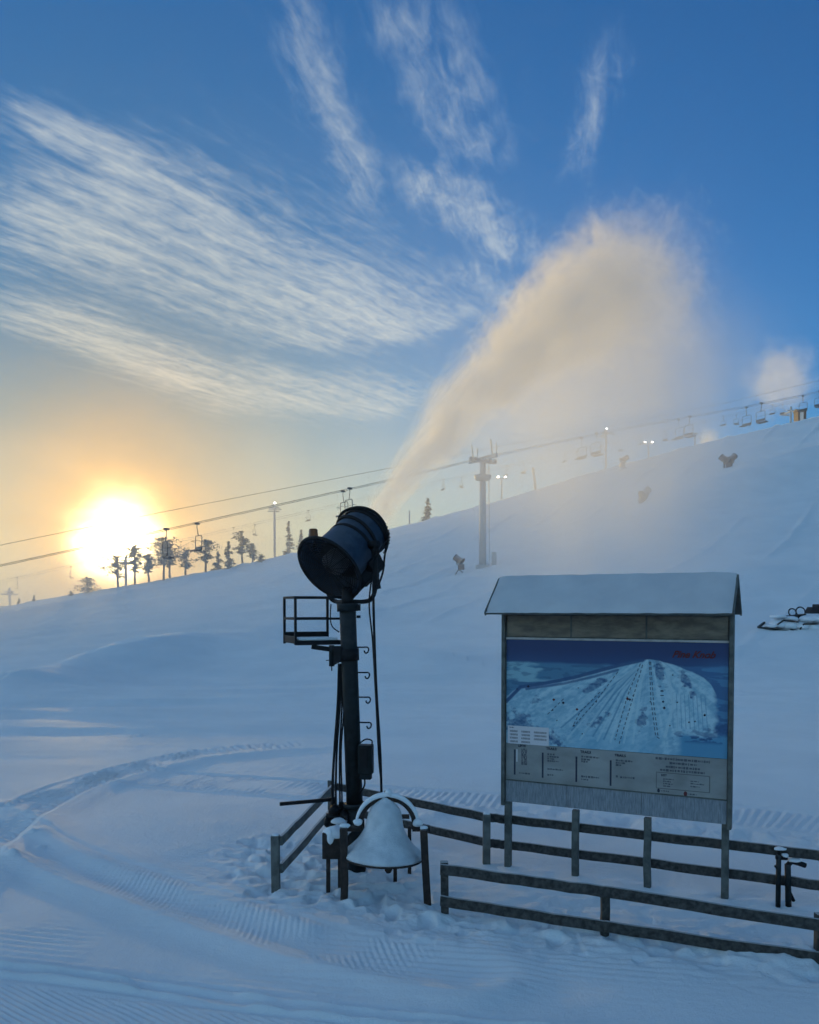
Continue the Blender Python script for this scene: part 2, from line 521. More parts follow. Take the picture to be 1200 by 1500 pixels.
# angle to the sun
cosA = T.vm('DOT_PRODUCT', dn, tuple(SUN))
ang = T.mul(T.m('ARCCOSINE', T.m('MINIMUM', cosA, 0.999999)), 57.29578)
tint = T.mixc(T.m('EXPONENT', T.mul(T.m('POWER', T.div(ang, TINT_W), 1.5), -1.0)), SKY_TINT, TINT_NEAR)
# unseen sky overhead and behind the viewer, brightened as added fill for the snow
tint = T.mixc(T.mul(T.ss(0.10, -0.55, Y), T.ss(-0.02, 0.12, Z)), tint, FILL_BACK)
tint = T.mixc(T.mul(T.ss(-0.50, -0.78, X), T.ss(0.02, 0.12, Z)), tint, FILL_LEFT)     # added side fill, out of frame left, to shape the snow relief
tint = T.mixc(T.ss(0.62, 0.85, Z), tint, FILL_UP)  # added overhead fill, above the frame
skyc = T.vm('MULTIPLY', T.vm('MULTIPLY', sky.outputs[0], (SKY_S,) * 3), tint)
cmix = T.m('EXPONENT', T.mul(ang, -1 / 16.0))
ccol = T.mixc(cmix, CLOUD_FAR, CLOUD_NEAR)
skyc = T.mixc(T.mul(cl, 0.76), skyc, ccol)
# low bands of cloud next to the sun
bn = T.noise(T.xyz(T.mul(X, 2.5), T.mul(Z, 60.0), 3.0), 1.0, 4, 0.55, 0.3)
low = T.mul(T.ss(0.50, 0.66, bn), T.mul(T.ss(0.155, 0.10, Z), T.ss(0.0, 0.03, Z)))
low = T.mul(low, T.ss(26.0, 7.0, ang))
skyc = T.mixc(T.mul(low, 0.35), skyc, T.vm('MULTIPLY', skyc, (0.78, 0.68, 0.62)))
# aureole of the sun in thin ice cloud
an = T.add(ang, T.mul(T.sub(T.noise(T.xyz(T.mul(X, 9.0), T.mul(Z, 16.0), 1.0), 1.0, 3, 0.55), 0.5), 3.0))
def lobe(col, wdt, p=1.0):
    e = T.m('EXPONENT', T.mul(T.m('POWER', T.div(T.m('MAXIMUM', an, 0.0), wdt), p), -1.0))
    return T.vm('MULTIPLY', T.xyz(e, e, e), col)
band = T.mul(T.m('EXPONENT', T.mul(T.m('ABSOLUTE', T.sub(Z, 0.02)), -11.0)), T.m('EXPONENT', T.mul(ang, -1 / 16.0)))
skyc = T.vm('ADD', skyc, T.vm('MULTIPLY', T.xyz(band, band, band), GOLD))
for col, wdt, p in GLOW:
    skyc = T.vm('ADD', skyc, lobe(col, wdt, p))
wl.new(skyc, bg.inputs['Color']); bg.inputs['Strength'].default_value = 1.0

W.cycles.sampling_method = 'MANUAL'; W.cycles.sample_map_resolution = 512
S.cycles.max_bounces = 4; S.cycles.diffuse_bounces = 2; S.cycles.glossy_bounces = 1; S.cycles.transmission_bounces = 2
S.cycles.volume_bounces = 2; S.cycles.transparent_max_bounces = 8
S.cycles.use_denoising = True
S.cycles.use_adaptive_sampling = True; S.cycles.adaptive_threshold = 0.07; S.cycles.time_limit = 1000; S.cycles.volume_max_steps = 128; S.cycles.adaptive_min_samples = 16
S.view_settings.view_transform = 'Standard'; S.view_settings.look = 'None'
S.view_settings.exposure = EXPO; S.view_settings.gamma = 1.0
try: S.view_settings.use_curve_mapping = False
except Exception: pass

# ------------------------------------------------------------------ snow ground
m_snow, n_, l_ = newmat("snow"); Ts = NT(m_snow.node_tree)
b_ = n_['Principled BSDF']
tc_ = n_.new('ShaderNodeTexCoord').outputs['Object']
f_ = Ts.noise(tc_, 0.35, 5, 0.6)
l_.new(Ts.mixc(Ts.ss(0.3, 0.7, f_), (0.80, 0.82, 0.84), (0.72, 0.75, 0.78)), b_.inputs['Base Color'])
b_.inputs['Roughness'].default_value = 0.72; b_.inputs['Specular IOR Level'].default_value = 0.40
b_.inputs['Sheen Weight'].default_value = 0.35; b_.inputs['Sheen Roughness'].default_value = 0.45
bp = n_.new('ShaderNodeBump'); bp.inputs['Strength'].default_value = 0.8; bp.inputs['Distance'].default_value = 0.03
l_.new(Ts.add(Ts.noise(tc_, 9, 6, 0.68), Ts.mul(Ts.noise(tc_, 60, 3, 0.6), 0.40)), bp.inputs['Height']); l_.new(bp.outputs[0], b_.inputs['Normal'])

def build_ground():
    th = np.concatenate([np.linspace(-180, -60, 20, endpoint=False), np.linspace(-60, -29, 60, endpoint=False),
                         np.linspace(-29, 29, 860, endpoint=False), np.linspace(29, 60, 60, endpoint=False), np.linspace(60, 180, 20, endpoint=False)])
    r = list(np.linspace(0.4, 7.2, 24))
    while r[-1] < 46: r.append(r[-1] + max(0.012, min(0.25, r[-1] ** 2 / (H * 840) * 0.95)))
    while r[-1] < 175: r.append(r[-1] + 0.55)
    while r[-1] < 900: r.append(r[-1] * 1.06)
    r = np.array(r); nt, nr = len(th), len(r)
    A, Rr = np.meshgrid(np.radians(th), r)
    Xg, Yg = (Rr * np.sin(A)), (Rr * np.cos(A))
    Zg = base_h(Xg, Yg) + detail_h(Xg.ravel(), Yg.ravel()).reshape(Xg.shape)
    co = np.stack([Xg, Yg, Zg], -1).reshape(-1, 3)
    co = np.vstack([co, [[0, 0, 0]]])
    i, j = np.meshgrid(np.arange(nr - 1), np.arange(nt), indexing='ij')
    j2 = (j + 1) % nt
    q = np.stack([i * nt + j, i * nt + j2, (i + 1) * nt + j2, (i + 1) * nt + j], -1).reshape(-1, 4)[:, ::-1]
    c = len(co) - 1
    tri = np.stack([np.full(nt, c), (np.arange(nt) + 1) % nt, np.arange(nt)], -1)
    nq, ntr = len(q), len(tri)
    me = bpy.data.meshes.new("snow_ground")
    me.vertices.add(len(co)); me.vertices.foreach_set('co', co.ravel().astype(np.float32))
    me.loops.add(nq * 4 + ntr * 3); me.loops.foreach_set('vertex_index', np.concatenate([q.ravel(), tri.ravel()]).astype(np.int32))
    me.polygons.add(nq + ntr)
    me.polygons.foreach_set('loop_start', np.concatenate([np.arange(nq) * 4, nq * 4 + np.arange(ntr) * 3]).astype(np.int32))
    me.polygons.foreach_set('use_smooth', np.ones(nq + ntr, bool))
    me.update(calc_edges=True); me.validate()
    me.materials.append(m_snow)
    o = bpy.data.objects.new("snow_ground", me); COL.objects.link(o)
    if me.polygons[nq // 2].normal.z < 0: me.flip_normals()
    return tag(o, kind='structure')
ground = build_ground()
print("ground", len(ground.data.vertices))

# ------------------------------------------------------------------ materials
M_wood = pmat("weathered_wood", (0.050, 0.046, 0.042), 0.85, var=0.6, scale=16, bump=0.7, bscale=45, frost=0.45)
M_wood2 = pmat("grey_fence_wood", (0.13, 0.13, 0.12), 0.85, var=0.35, scale=6, bump=0.5, bscale=60, frost=0.55)
M_post = pmat("dark_sign_post", (0.095, 0.10, 0.092), 0.8, var=0.35, scale=7, bump=0.3)
M_steel = pmat("dark_green_paint", (0.008, 0.012, 0.014), 0.6, var=0.35, scale=9, bump=0.1, frost=0.05, spec=0.2)
M_black = pmat("black_metal", (0.008, 0.008, 0.010), 0.6, var=0.3, scale=12, spec=0.2)
M_rubber = pmat("black_rubber", (0.010, 0.010, 0.012), 0.7, var=0.2, scale=10, spec=0.2)
M_blue = pmat("blue_paint", (0.018, 0.038, 0.068), 0.45, scale=5, bump=0.06, col2=(0.010, 0.022, 0.042), frost=0.06, spec=0.3)
M_hub = pmat("grey_metal", (0.10, 0.10, 0.11), 0.5, var=0.3, scale=14)
M_mesh = pmat("dark_grille", (0.014, 0.014, 0.017), 0.7, var=0.4, scale=20, spec=0.2)
M_amber = pmat("amber_lens", (0.16, 0.055, 0.010), 0.3, var=0.2)
M_rust = pmat("rusty_iron", (0.030, 0.018, 0.014), 0.8, var=0.5, scale=14, bump=0.4, frost=0.05)
M_packed = pmat("settled_snow", (0.78, 0.80, 0.83), 0.9, var=0.03, scale=8, bump=0.35, bscale=35, spec=0.05)
M_frosted = pmat("frosted_bell", (0.66, 0.69, 0.72), 0.9, scale=5, bump=0.5, bscale=45, col2=(0.50, 0.54, 0.58), spec=0.1)
M_roof = pmat("roof_snow", (0.60, 0.60, 0.61), 0.85, scale=1.3, bump=0.2, bscale=30, col2=(0.52, 0.52, 0.54), spec=0.2)
M_header = pmat("brown_plywood", (0.23, 0.19, 0.14), 0.8, scale=4, bump=0.2, col2=(0.12, 0.10, 0.08), stretch=(1, 1, 3))
M_tin = pmat("grey_weathered_sheet", (0.27, 0.30, 0.33), 0.65, scale=9, bump=0.2, col2=(0.14, 0.16, 0.19), stretch=(9, 9, 0.8))
M_trim = pmat("pale_trim", (0.42, 0.40, 0.38), 0.7, var=0.2, scale=8)
M_ink = pmat("navy_ink", (0.010, 0.012, 0.035), 0.7, var=0.1)
M_red = pmat("red_ink", (0.10, 0.008, 0.012), 0.7, var=0.1)
M_paper = pmat("white_notice", (0.62, 0.60, 0.62), 0.7, var=0.06, scale=6)
M_white = pmat("white_ink", (0.7, 0.7, 0.72), 0.7, var=0.05)
M_galv = pmat("galvanised_steel", (0.40, 0.41, 0.42), 0.55, var=0.25, scale=8, frost=0.3)
M_chair = pmat("dark_chair_paint", (0.06, 0.06, 0.065), 0.5, var=0.25, scale=8, frost=0.25)
M_cable = pmat("steel_cable", (0.05, 0.05, 0.055), 0.5, var=0.2)
M_bark = pmat("bark", (0.06, 0.045, 0.035), 0.9, var=0.4, scale=12)
M_needle = pmat("snowy_needles", (0.05, 0.075, 0.04), 0.8, scale=2.0, col2=(0.09, 0.085, 0.05), frost=0.3)
M_gunred = pmat("faded_machine_paint", (0.12, 0.07, 0.055), 0.5, var=0.3, scale=4, frost=0.35)
M_hut = pmat("hut_boards", (0.10, 0.07, 0.055), 0.8, var=0.3, scale=6)
M_hutw = pmat("pale_hut_panel", (0.62, 0.62, 0.62), 0.8, var=0.1)

def lampmat(name, s):
    m, n, l = newmat(name)
    n['Principled BSDF'].inputs['Emission Color'].default_value = (1, 0.98, 0.92, 1)
    n['Principled BSDF'].inputs['Emission Strength'].default_value = s
    m.cycles.emission_sampling = 'NONE'
    return m
M_lamp = lampmat("lit_lamp", 5.0)

# ------------------------------------------------------------------ tower snow gun
MB0 = gnd(523, 1274)                                  # foot of the mast
MT = at(509, 884, MB0.y)                              # top of the mast
gun = thing("snow_gun", tuple(MB0), "tall blue fan snow gun on a dark mast, blowing a plume of snow", "snow gun")
mdir = (MT - MB0).normalized()
m = MB(); m.tube([MB0 - mdir * 0.3, MB0 + mdir * 1.0], 0.14, 20); m.tube([MB0 + mdir * 1.0, MT - mdir * 0.12], 0.125, 20)
m.tube([MT - mdir * 0.12, MT], 0.16, 20)
m.tube([MB0 + mdir * 0.96, MB0 + mdir * 1.02], 0.19, 20)
mast = m.build("mast", M_steel, gun)
m = MB(); m.tube([MB0 + mdir * 3.20, MB0 + mdir * 3.38], 0.15, 18); m.box(MB0 + mdir * 3.3 + Vector((-0.17, -0.02, 0)), (0.06, 0, 0), (0, 0.09, 0), (0, 0, 0.12))
m.build("mast_collar", M_black, gun)

A = Vector((0.50, 0.62, 0.605)).normalized()          # barrel axis, from inlet to outlet
SD = A.cross(Vector((0, 0, 1))).normalized()          # to the right of the barrel
UP = SD.cross(A).normalized()
IN = at(482, 833, 12.55)
OUT = IN + A * 1.02
m = MB()
m.lathe(IN, A, [(0.00, 0.545), (0.02, 0.52), (0.10, 0.46), (0.20, 0.425), (0.30, 0.41), (0.62, 0.395), (0.98, 0.385), (1.02, 0.385),
                (1.02, 0.365), (0.60, 0.375), (0.25, 0.39), (0.06, 0.44), (0.015, 0.50), (0.0, 0.53)], 56, closed=True)
barrel = m.build("barrel", M_blue, gun)
m = MB(); m.lathe(IN, A, [(-0.012, 0.565), (0.012, 0.575), (0.03, 0.56), (0.03, 0.51), (-0.012, 0.525)], 56, closed=True)
m.build("inlet_rim", M_black, barrel)
m = MB()                                              # wire grille over the inlet
for k in range(1, 15):
    m.lathe(IN - A * (0.02 + 0.0), A, [(-0.004, 0.036 * k + 0.004), (0.004, 0.036 * k + 0.004), (0.004, 0.036 * k - 0.004), (-0.004, 0.036 * k - 0.004)], 40, closed=True)
for k in range(8):
    a = math.pi * k / 8; d = SD * math.cos(a) + UP * math.sin(a)
    m.tube([IN - A * 0.012 - d * 0.54, IN - A * 0.012 + d * 0.54], 0.006, 6)
m.build("inlet_grille", M_mesh, barrel)
m = MB(); m.lathe(IN, A, [(0.30, 0.001), (0.30, 0.16), (0.26, 0.185), (0.10, 0.19), (0.08, 0.17), (0.08, 0.001)], 32)
m.lathe(IN, A, [(0.60, 0.37), (0.60, 0.001)], 32)
fan = m.build("fan_motor", M_hub, barrel)
m = MB()
for k in range(9):
    a = 2 * math.pi * k / 9; d = SD * math.cos(a) + UP * math.sin(a); e = A.cross(d)
    m.box(IN + A * 0.34 + d * 0.27, d * 0.11, (e * 0.05 + A * 0.04), (A * 0.004))
m.build("fan_blade", M_mesh, fan)
# nozzle ring and the hoop hose round the outlet
m = MB()
m.lathe(OUT, A, [(-0.06, 0.405), (0.03, 0.405), (0.05, 0.39), (0.05, 0.37), (-0.06, 0.386)], 48, closed=True)
for k in range(40):
    a = 2 * math.pi * k / 40; d = SD * math.cos(a) + UP * math.sin(a)
    m.tube([OUT + A * 0.03 + d * 0.40, OUT + A * 0.075 + d * 0.405], 0.013, 6)
m.build("nozzle_ring", M_black, barrel)
m = MB(); pts = []
for k in range(33):
    a = math.radians(-60 + 300 * k / 32); d = SD * math.cos(a) + UP * math.sin(a)
    pts.append(OUT + A * (-0.02 + 0.035 * math.sin(2 * a)) + d * (0.45 + 0.015 * math.sin(3 * a)))
m.tube(pts, 0.022, 8)
m.build("ring_hose", M_rubber, barrel)
m = MB()
for t in (0.60,):
    m.lathe(IN + A * t, A, [(-0.03, 0.405), (0.03, 0.402), (0.03, 0.396), (-0.03, 0.398)], 48, closed=True)
pts = [OUT - A * 0.18 + (SD * math.cos(a) + UP * math.sin(a)) * 0.408 for a in [math.radians(x) for x in range(140, -50, -8)]]
m.tube([p - A * 0.16 * (i / len(pts)) for i, p in enumerate(pts)], 0.028, 8)
m.build("strap_hose", M_rubber, barrel)
# service boxes slung under the barrel
C = IN + A * 0.55
m = MB(); m.box(C - UP * 0.46 + SD * 0.02 + A * 0.05, SD * 0.20, A * 0.28, UP * 0.12); m.box(C - UP * 0.30 + SD * 0.30 + A * 0.02, SD * 0.07, A * 0.13, UP * 0.09)
m.build("valve_box", M_black, barrel, 0.015)
m = MB(); q = C - UP * 0.48 + SD * 0.22 + A * 0.10
m.tube(curve([q, q + Vector((0.02, 0, -0.14)), q + Vector((0.05, 0.0, -0.30))], 4), [0.045] * 4 + [0.035] * 5, 10)
m.build("tilt_cylinder", M_black, gun)
# beacon
bt = at(459, 792, 12.40)
m = MB(); m.tube([bt + Vector((0, 0, -0.13)), bt + Vector((0, 0, 0.05))], 0.013, 8); m.build("beacon_stem", M_black, barrel)
m = MB(); m.lathe(bt + Vector((0, 0, 0.04)), (0, 0, 1), [(0, 0.001), (0, 0.074), (0.02, 0.078), (0.03, 0.07), (0.12, 0.064), (0.135, 0.05), (0.138, 0.001)], 18)
m.build("beacon", M_amber, barrel)
# fork that carries the barrel
PV = IN + A * 0.60
yr, yl = PV + SD * 0.50, PV - SD * 0.50
zb = MT.z + 0.03
m = MB()
def pz(p, z): return Vector((p.x, p.y, z))
m.tube(curve([yr, pz(yr, yr.z - 0.5), pz(yr, zb + 0.20), pz(yr - SD * 0.06, zb + 0.06), pz(yr - SD * 0.20, zb), pz(MT, zb), pz(yl + SD * 0.20, zb), pz(yl + SD * 0.06, zb + 0.06), pz(yl, zb + 0.20), pz(yl, yl.z - 0.5), yl], 5), 0.034, 10)
m.tube([yr - SD * 0.12, yr + SD * 0.05], 0.06, 14); m.tube([yl + SD * 0.12, yl - SD * 0.05], 0.06, 14)
m.build("fork", M_black, gun)
m = MB(); m.tube([MT + Vector((0.04, -0.02, 0.04)), pz(yr, zb + 0.42)], 0.018, 8)
m.tube([MT - mdir * 0.05, pz(MT, zb + 0.22)], [0.10, 0.075], 16)
m.box(MT + Vector((0.17, -0.03, -0.06)), (0.03, 0, 0), (0, 0.02, 0), (0, 0, 0.05)); m.box(MT + Vector((0.17, -0.03, -0.20)), (0.03, 0, 0), (0, 0.02, 0), (0, 0, 0.02))
m.build("swivel", M_black, gun)
# maintenance basket
e1 = Vector((0.917, 0.40, 0)); e2 = Vector((-0.40, 0.917, 0))
P0 = at(433, 943, 12.5); zf = P0.z; zr = at(433, 874, 12.5).z
P0 = Vector((P0.x, P0.y, 0)); Lx, Ly = 0.72, 0.62
def bp_(a, b, z): return Vector((P0 + e1 * a + e2 * b)[:2] + (z,))
m = MB(); m.box(bp_(Lx / 2, Ly / 2, zf + 0.02), e1 * (Lx / 2), e2 * (Ly / 2), (0, 0, 0.022))
deck = m.build("basket_floor", M_steel, gun)
m = MB(); m.box(bp_(Lx / 2 + .01, Ly / 2, zf + 0.062), e1 * (Lx / 2 - 0.05), e2 * (Ly / 2 - 0.05), (0, 0, 0.02))
m.build("snow_on_floor", M_packed, deck, 0.012)
m = MB()
for (a, b) in ((0, 0), (0, Ly), (Lx - 0.02, Ly), ):
    m.beam(bp_(a, b, zf - 0.02), bp_(a, b, zr), 0.035, 0.035, e1)
for z in (zr - 0.01, (zf + zr) / 2 + 0.02):
    m.beam(bp_(0, 0, z), bp_(Lx, 0, z), 0.03, 0.035); m.beam(bp_(0, 0, z), bp_(0, Ly, z), 0.03, 0.035); m.beam(bp_(0, Ly, z), bp_(Lx, Ly, z), 0.03, 0.035)
m.beam(bp_(0, 0.0, zf + 0.0), bp_(Lx, 0.0, zf + 0.0), 0.02, 0.05)
m.beam(bp_(0, Ly, zf + 0.09), bp_(Lx, Ly, zf + 0.09), 0.02, 0.14)
m.beam(bp_(0, 0.0, zf + 0.06), bp_(0, Ly, zf + 0.06), 0.02, 0.10)
m.build("guard_rail", M_black, gun)
b0 = at(486, 950, 12.75)
m = MB(); m.beam(b0 + Vector((-0.30, -0.05, 0.03)), b0 + Vector((0.02, 0.02, -0.02)), 0.06, 0.07); m.tube([b0 + Vector((0, 0, 0.05)), b0 + Vector((0, 0, -0.27))], 0.042, 12)
m.tube([b0 + Vector((0, 0, -0.27)), b0 + Vector((0, 0, -0.34))], 0.01, 6)
m.beam(b0 + Vector((-0.09, 0, -0.18)), b0 + Vector((0.06, 0, -0.18)), 0.02, 0.012)
m.beam(b0 + Vector((0, 0, -0.22)), MB0 + mdir * 3.3, 0.05, 0.09)
m.build("basket_bracket", M_steel, gun)
# climbing steps on the right of the mast
for py in (948, 985, 1021, 1058, 1093):
    zc_ = at(520, py, MB0.y).z
    c = MB0 + mdir * ((zc_ - MB0.z) / mdir.z)
    sx = Vector((0.985, -0.17, 0))
    p = [c + sx * 0.11, c + sx * 0.22, c + sx * 0.285, c + sx * 0.305 + Vector((0, 0, -0.035)), c + sx * 0.285 + Vector((0, 0, -0.08)), c + sx * 0.25 + Vector((0, 0, -0.085)), c + sx * 0.235 + Vector((0, 0, -0.05))]
    m = MB(); m.tube(curve(p, 4), 0.011, 8); m.build("step", M_black, gun)
# control cabinet
cz = at(536, 1112, MB0.y - 0.12)
m = MB(); m.box(cz, (0.105, -0.02, 0), (0.015, 0.08, 0), (0, 0, 0.22)); m.box(cz + Vector((0.0, -0.01, -0.26)), (0.085, -0.015, 0), (0.01, 0.06, 0), (0, 0, 0.04))
cab = m.build("control_cabinet", M_steel, gun, 0.012)
m = MB(); m.box(cz + Vector((-0.03, -0.085, 0.03)), (0.058, -0.011, 0), (0.001, 0.006, 0), (0, 0, 0.15)); m.build("cabinet_door", M_black, cab)
m = MB(); m.tube(curve([cz + Vector((-0.09, 0, 0.24)), cz + Vector((0.0, 0, 0.30)), cz + Vector((0.09, 0, 0.28)), cz + Vector((0.09, 0, 0.21))], 4), 0.011, 8); m.build("cabinet_cable", M_rubber, cab)
m = MB(); m.tube(curve([cz + Vector((-0.02, 0, -0.28)), cz + Vector((-0.02, 0, -0.40)), cz + Vector((-0.09, 0, -0.52))], 4), 0.012, 8); m.build("cabinet_cable", M_rubber, cab)
# hoses
def hose(pts, r, name="hose"):
    m = MB(); m.tube(curve(pts, 6), r, 8); return m.build(name, M_rubber, gun)
hose([pz(yr, yr.z - 0.1), at(547, 860, 12.55), at(549, 950, 12.5), at(552, 1020, 12.55), at(557, 1100, 12.6), at(559, 1165, 12.7)], 0.019)
hose([pz(yr, yr.z - 0.2), at(541, 880, 12.6), at(546, 940, 12.6), at(551, 1030, 12.6), at(555, 1110, 12.65), at(559, 1150, 12.72)], 0.012)
hose([OUT + SD * 0.46 - UP * 0.05, at(564, 812, 12.9), at(561, 838, 12.7), at(553, 860, 12.5), at(545, 872, 12.45)], 0.015)
hose([OUT + SD * 0.36 - UP * 0.25, at(553, 810, 12.55), at(546, 816, 12.55), yr + Vector((0.0, -0.06, 0))], 0.013)
hose([OUT + SD * 0.40 - UP * 0.15, at(558, 804, 12.6), at(549, 822, 12.5), yr + Vector((0.02, -0.05, -0.12))], 0.011)
for dx0, dx1, r in ((-3, -10, 0.02), (0, -5, 0.016), (3, 1, 0.014), (6, 4, 0.012)):
    hose([at(498 + dx0 * .4, 972, 12.72), at(498 + dx0, 1030, 12.7), at(497 + dx1 * .7, 1100, 12.65), at(497 + dx1, 1165, 12.6), at(498 + dx1 * .7, 1215, 12.7)], r)
hose([at(485, 885, 12.7), at(484, 905, 12.7), at(487, 918, 12.7), at(497, 926, 12.75)], 0.009)
# pipework at the foot
m = MB()
for (x0, y0, x1, y1, Yd, r) in ((488, 1168, 488, 1228, 12.75, .045), (500, 1175, 500, 1235, 12.7, .04), (478, 1196, 512, 1198, 12.65, .05), (505, 1205, 533, 1206, 12.6, .045), (512, 1190, 512, 1222, 12.6, .035)):
    m.tube([at(x0, y0, Yd), at(x1, y1, Yd)], r, 12)
m.blob(at(490, 1186, 12.62), .09, .09, .08, 3); m.blob(at(505, 1196, 12.58), .08, .08, .09, 5); m.blob(at(480, 1205, 12.6), .06, .06, .07, 6)
m.build("pipework", M_black, gun)
m = MB(); m.beam(at(410, 1178, 12.4), at(488, 1171, 12.7), 0.04, 0.05); m.build("valve_lever", M_black, gun)
m = MB(); m.blob(at(497, 1203, 12.52), .13, .1, .05, 9); m.blob(at(507, 1216, 12.5), .10, .09, .06, 4); m.build("snow_on_pipework", M_packed, gun)

# ------------------------------------------------------------------ bell
BY = 11.5
bc = gnd(567, 1311); bc = Vector((bc.x, BY + 0.1, 0))
bell = thing("bell", tuple(bc), "big bell crusted with snow hanging in an arched yoke on dark legs", "bell")
zlip = at(565, 1257, BY).z; zcrown = at(570, 1168, BY).z; bx = at(561, 1257, BY).x
Rl = (618 - 500) / 2 / F * BY; hb = zcrown - zlip
prof = [(0, 0.001), (0.0, 0.94), (0.0, 1.0), (0.03, 1.01), (0.09, 0.95), (0.18, 0.80), (0.27, 0.675), (0.36, 0.585), (0.45, 0.515), (0.53, 0.475), (0.64, 0.445), (0.74, 0.415), (0.82, 0.36), (0.89, 0.265), (0.94, 0.17), (0.975, 0.10), (1.0, 0.09), (1.0, 0.001)]
bo = Vector((bx, BY + 0.1, zlip))
tilt = Vector((0.045, 0.03, 1)).normalized()
m = MB(); m.lathe(bo, tilt, [(h * hb * 0.97, r * Rl) for h, r in prof], 64)
body = m.build("bell_body", M_frosted, bell)
m = MB(); m.lathe(bo - tilt * 0.03, tilt, [(0.0, Rl * 1.0), (0.028, Rl * 1.005), (0.028, Rl * 0.9), (0.0, Rl * 0.92)], 64, closed=True); m.build("bell_lip", M_rust, body)
ycx = at(567, 1210, BY).x; ycz = at(567, 1212, BY).z; yr_ = 42.5 / F * BY
m = MB(); pts = []; pts2 = []
for k in range(25):
    a = math.pi * (-0.04 + 1.08 * k / 24)
    d = Vector((math.cos(a), 0, math.sin(a)))
    pts.append(Vector((ycx, BY + 0.13, ycz)) + d * yr_); pts2.append(Vector((ycx, BY + 0.11, ycz)) + d * (yr_ + 0.034))
for i in range(24):
    m.beam(pts[i], pts[i + 1] + (pts[i + 1] - pts[i]) * 0.05, 0.10, 0.055, (0, 1, 0))
m.tube([pts[12] + Vector((0, 0, -0.05)), pts[12] + Vector((0.01, 0, 0.08))], 0.05, 12)
yoke = m.build("yoke", M_rust, bell)
m = MB(); m.tube(pts2[1:-1], [0.016 + 0.022 * math.sin(math.pi * i / 22) for i in range(23)], 10)
m.blob(pts2[12] + Vector((0.02, -0.02, 0.04)), .05, .05, .05, 2); m.blob(pts2[2] + Vector((0.0, -0.03, -0.02)), .07, .06, .06, 3); m.blob(pts2[22] + Vector((0.02, -0.03, -0.02)), .07, .05, .045, 4)
m.build("snow_on_yoke", M_packed, yoke)
m = MB(); zc2 = ycz - 0.05
m.tube([Vector((at(500, 1210, BY).x, BY + 0.13, zc2)), Vector((at(528, 1210, BY).x, BY + 0.13, zc2))], 0.045, 12); m.build("axle", M_rust, bell)
m = MB(); m.tube([Vector((at(604, 1210, BY).x, BY + 0.13, zc2)), Vector((at(630, 1210, BY).x, BY + 0.13, zc2))], 0.045, 12)
m.build("axle", M_rust, bell)
for (xt, yt, xb, yb, Yd) in ((503, 1213, 505, 1318, 11.55), (621, 1216, 628, 1324, 11.4)):
    m = MB(); b = gnd(xb, yb); m.beam(at(xt, yt, b.y + 0.05), b + Vector((0, 0, -0.1)), 0.10, 0.10, (0, 1, 0), 3, 0.01); m.build("leg", M_rust, bell, 0.008)
for (xb, yt, yb) in ((579, 1210, 1285), (600, 1210, 1276)):
    b = gnd(xb, yb); m = MB(); m.beam(Vector((b.x, b.y, at(xb, yt, b.y).z)), b + Vector((0, 0, -0.2)), 0.055, 0.055, (0, 1, 0)); m.build("leg", M_rust, bell)
m = MB(); m.beam(Vector((at(600, 1222, 12.4).x, 12.5, zc2 - 0.05)), Vector((at(560, 1222, 12.4).x, 12.5, zc2 - 0.05)), 0.05, 0.06); m.build("brace", M_rust, bell)
m = MB(); m.beam(gnd(540, 1266) + Vector((0, 0, 0.12)), gnd(540, 1266) + Vector((0.25, 0.4, 0.45)), 0.04, 0.05)
m.build("brace", M_rust, bell)
m = MB(); k0 = at(569, 1271, BY + 0.15); m.lathe(k0 + Vector((0, 0, -0.085)), (0, 0, 1), [(0, 0.001), (0.01, 0.03), (0.05, 0.055), (0.10, 0.05), (0.15, 0.025), (0.30, 0.02), (0.30, 0.001)], 16); m.build("clapper", M_rust, bell)
m = MB(); m.blob(at(621, 1213, BY - 0.02), .06, .06, .03, 7); m.build("snow_cap", M_packed, bell)
m = MB(); m.blob(at(505, 1210, BY), .07, .06, .035, 8); m.build("snow_cap", M_packed, bell)

# junction box left of the bell
jb = gnd(490, 1304)
jbox = thing("junction_box", tuple(jb), "square rusty metal box with a snow cap on two thin legs, left of the bell", "junction box")
Yj = jb.y
zt, zbm = at(490, 1218, Yj).z, at(490, 1256, Yj).z
xl, xr = at(473, 1230, Yj).x, at(510, 1230, Yj).x
m = MB(); m.abox((xl, Yj - 0.10, zbm), (xr, Yj + 0.14, zt)); bx_ = m.build("box_body", M_rust, jbox, 0.01)
m = MB(); m.abox((xl + .03, Yj - 0.115, zbm + .03), (xr - .03, Yj - 0.102, zt - .03)); m.build("lid", M_rust, bx_, 0.006)
for xx in (481, 498):
    m = MB(); m.beam(Vector((at(xx, 1256, Yj).x, Yj, zbm + .01)), Vector((at(xx, 1300, Yj).x, Yj, -0.15)), 0.055, 0.055, (0, 1, 0)); m.build("leg", M_rust, jbox)
m = MB(); m.blob(Vector(((xl + xr) / 2, Yj, zt - .02)), .19, .14, .10, 12, amp=0.1); m.blob(Vector(((xl + xr) / 2 - .06, Yj - .1, zt - .06)), .05, .04, .10, 13); m.build("snow_cap", M_packed, jbox)

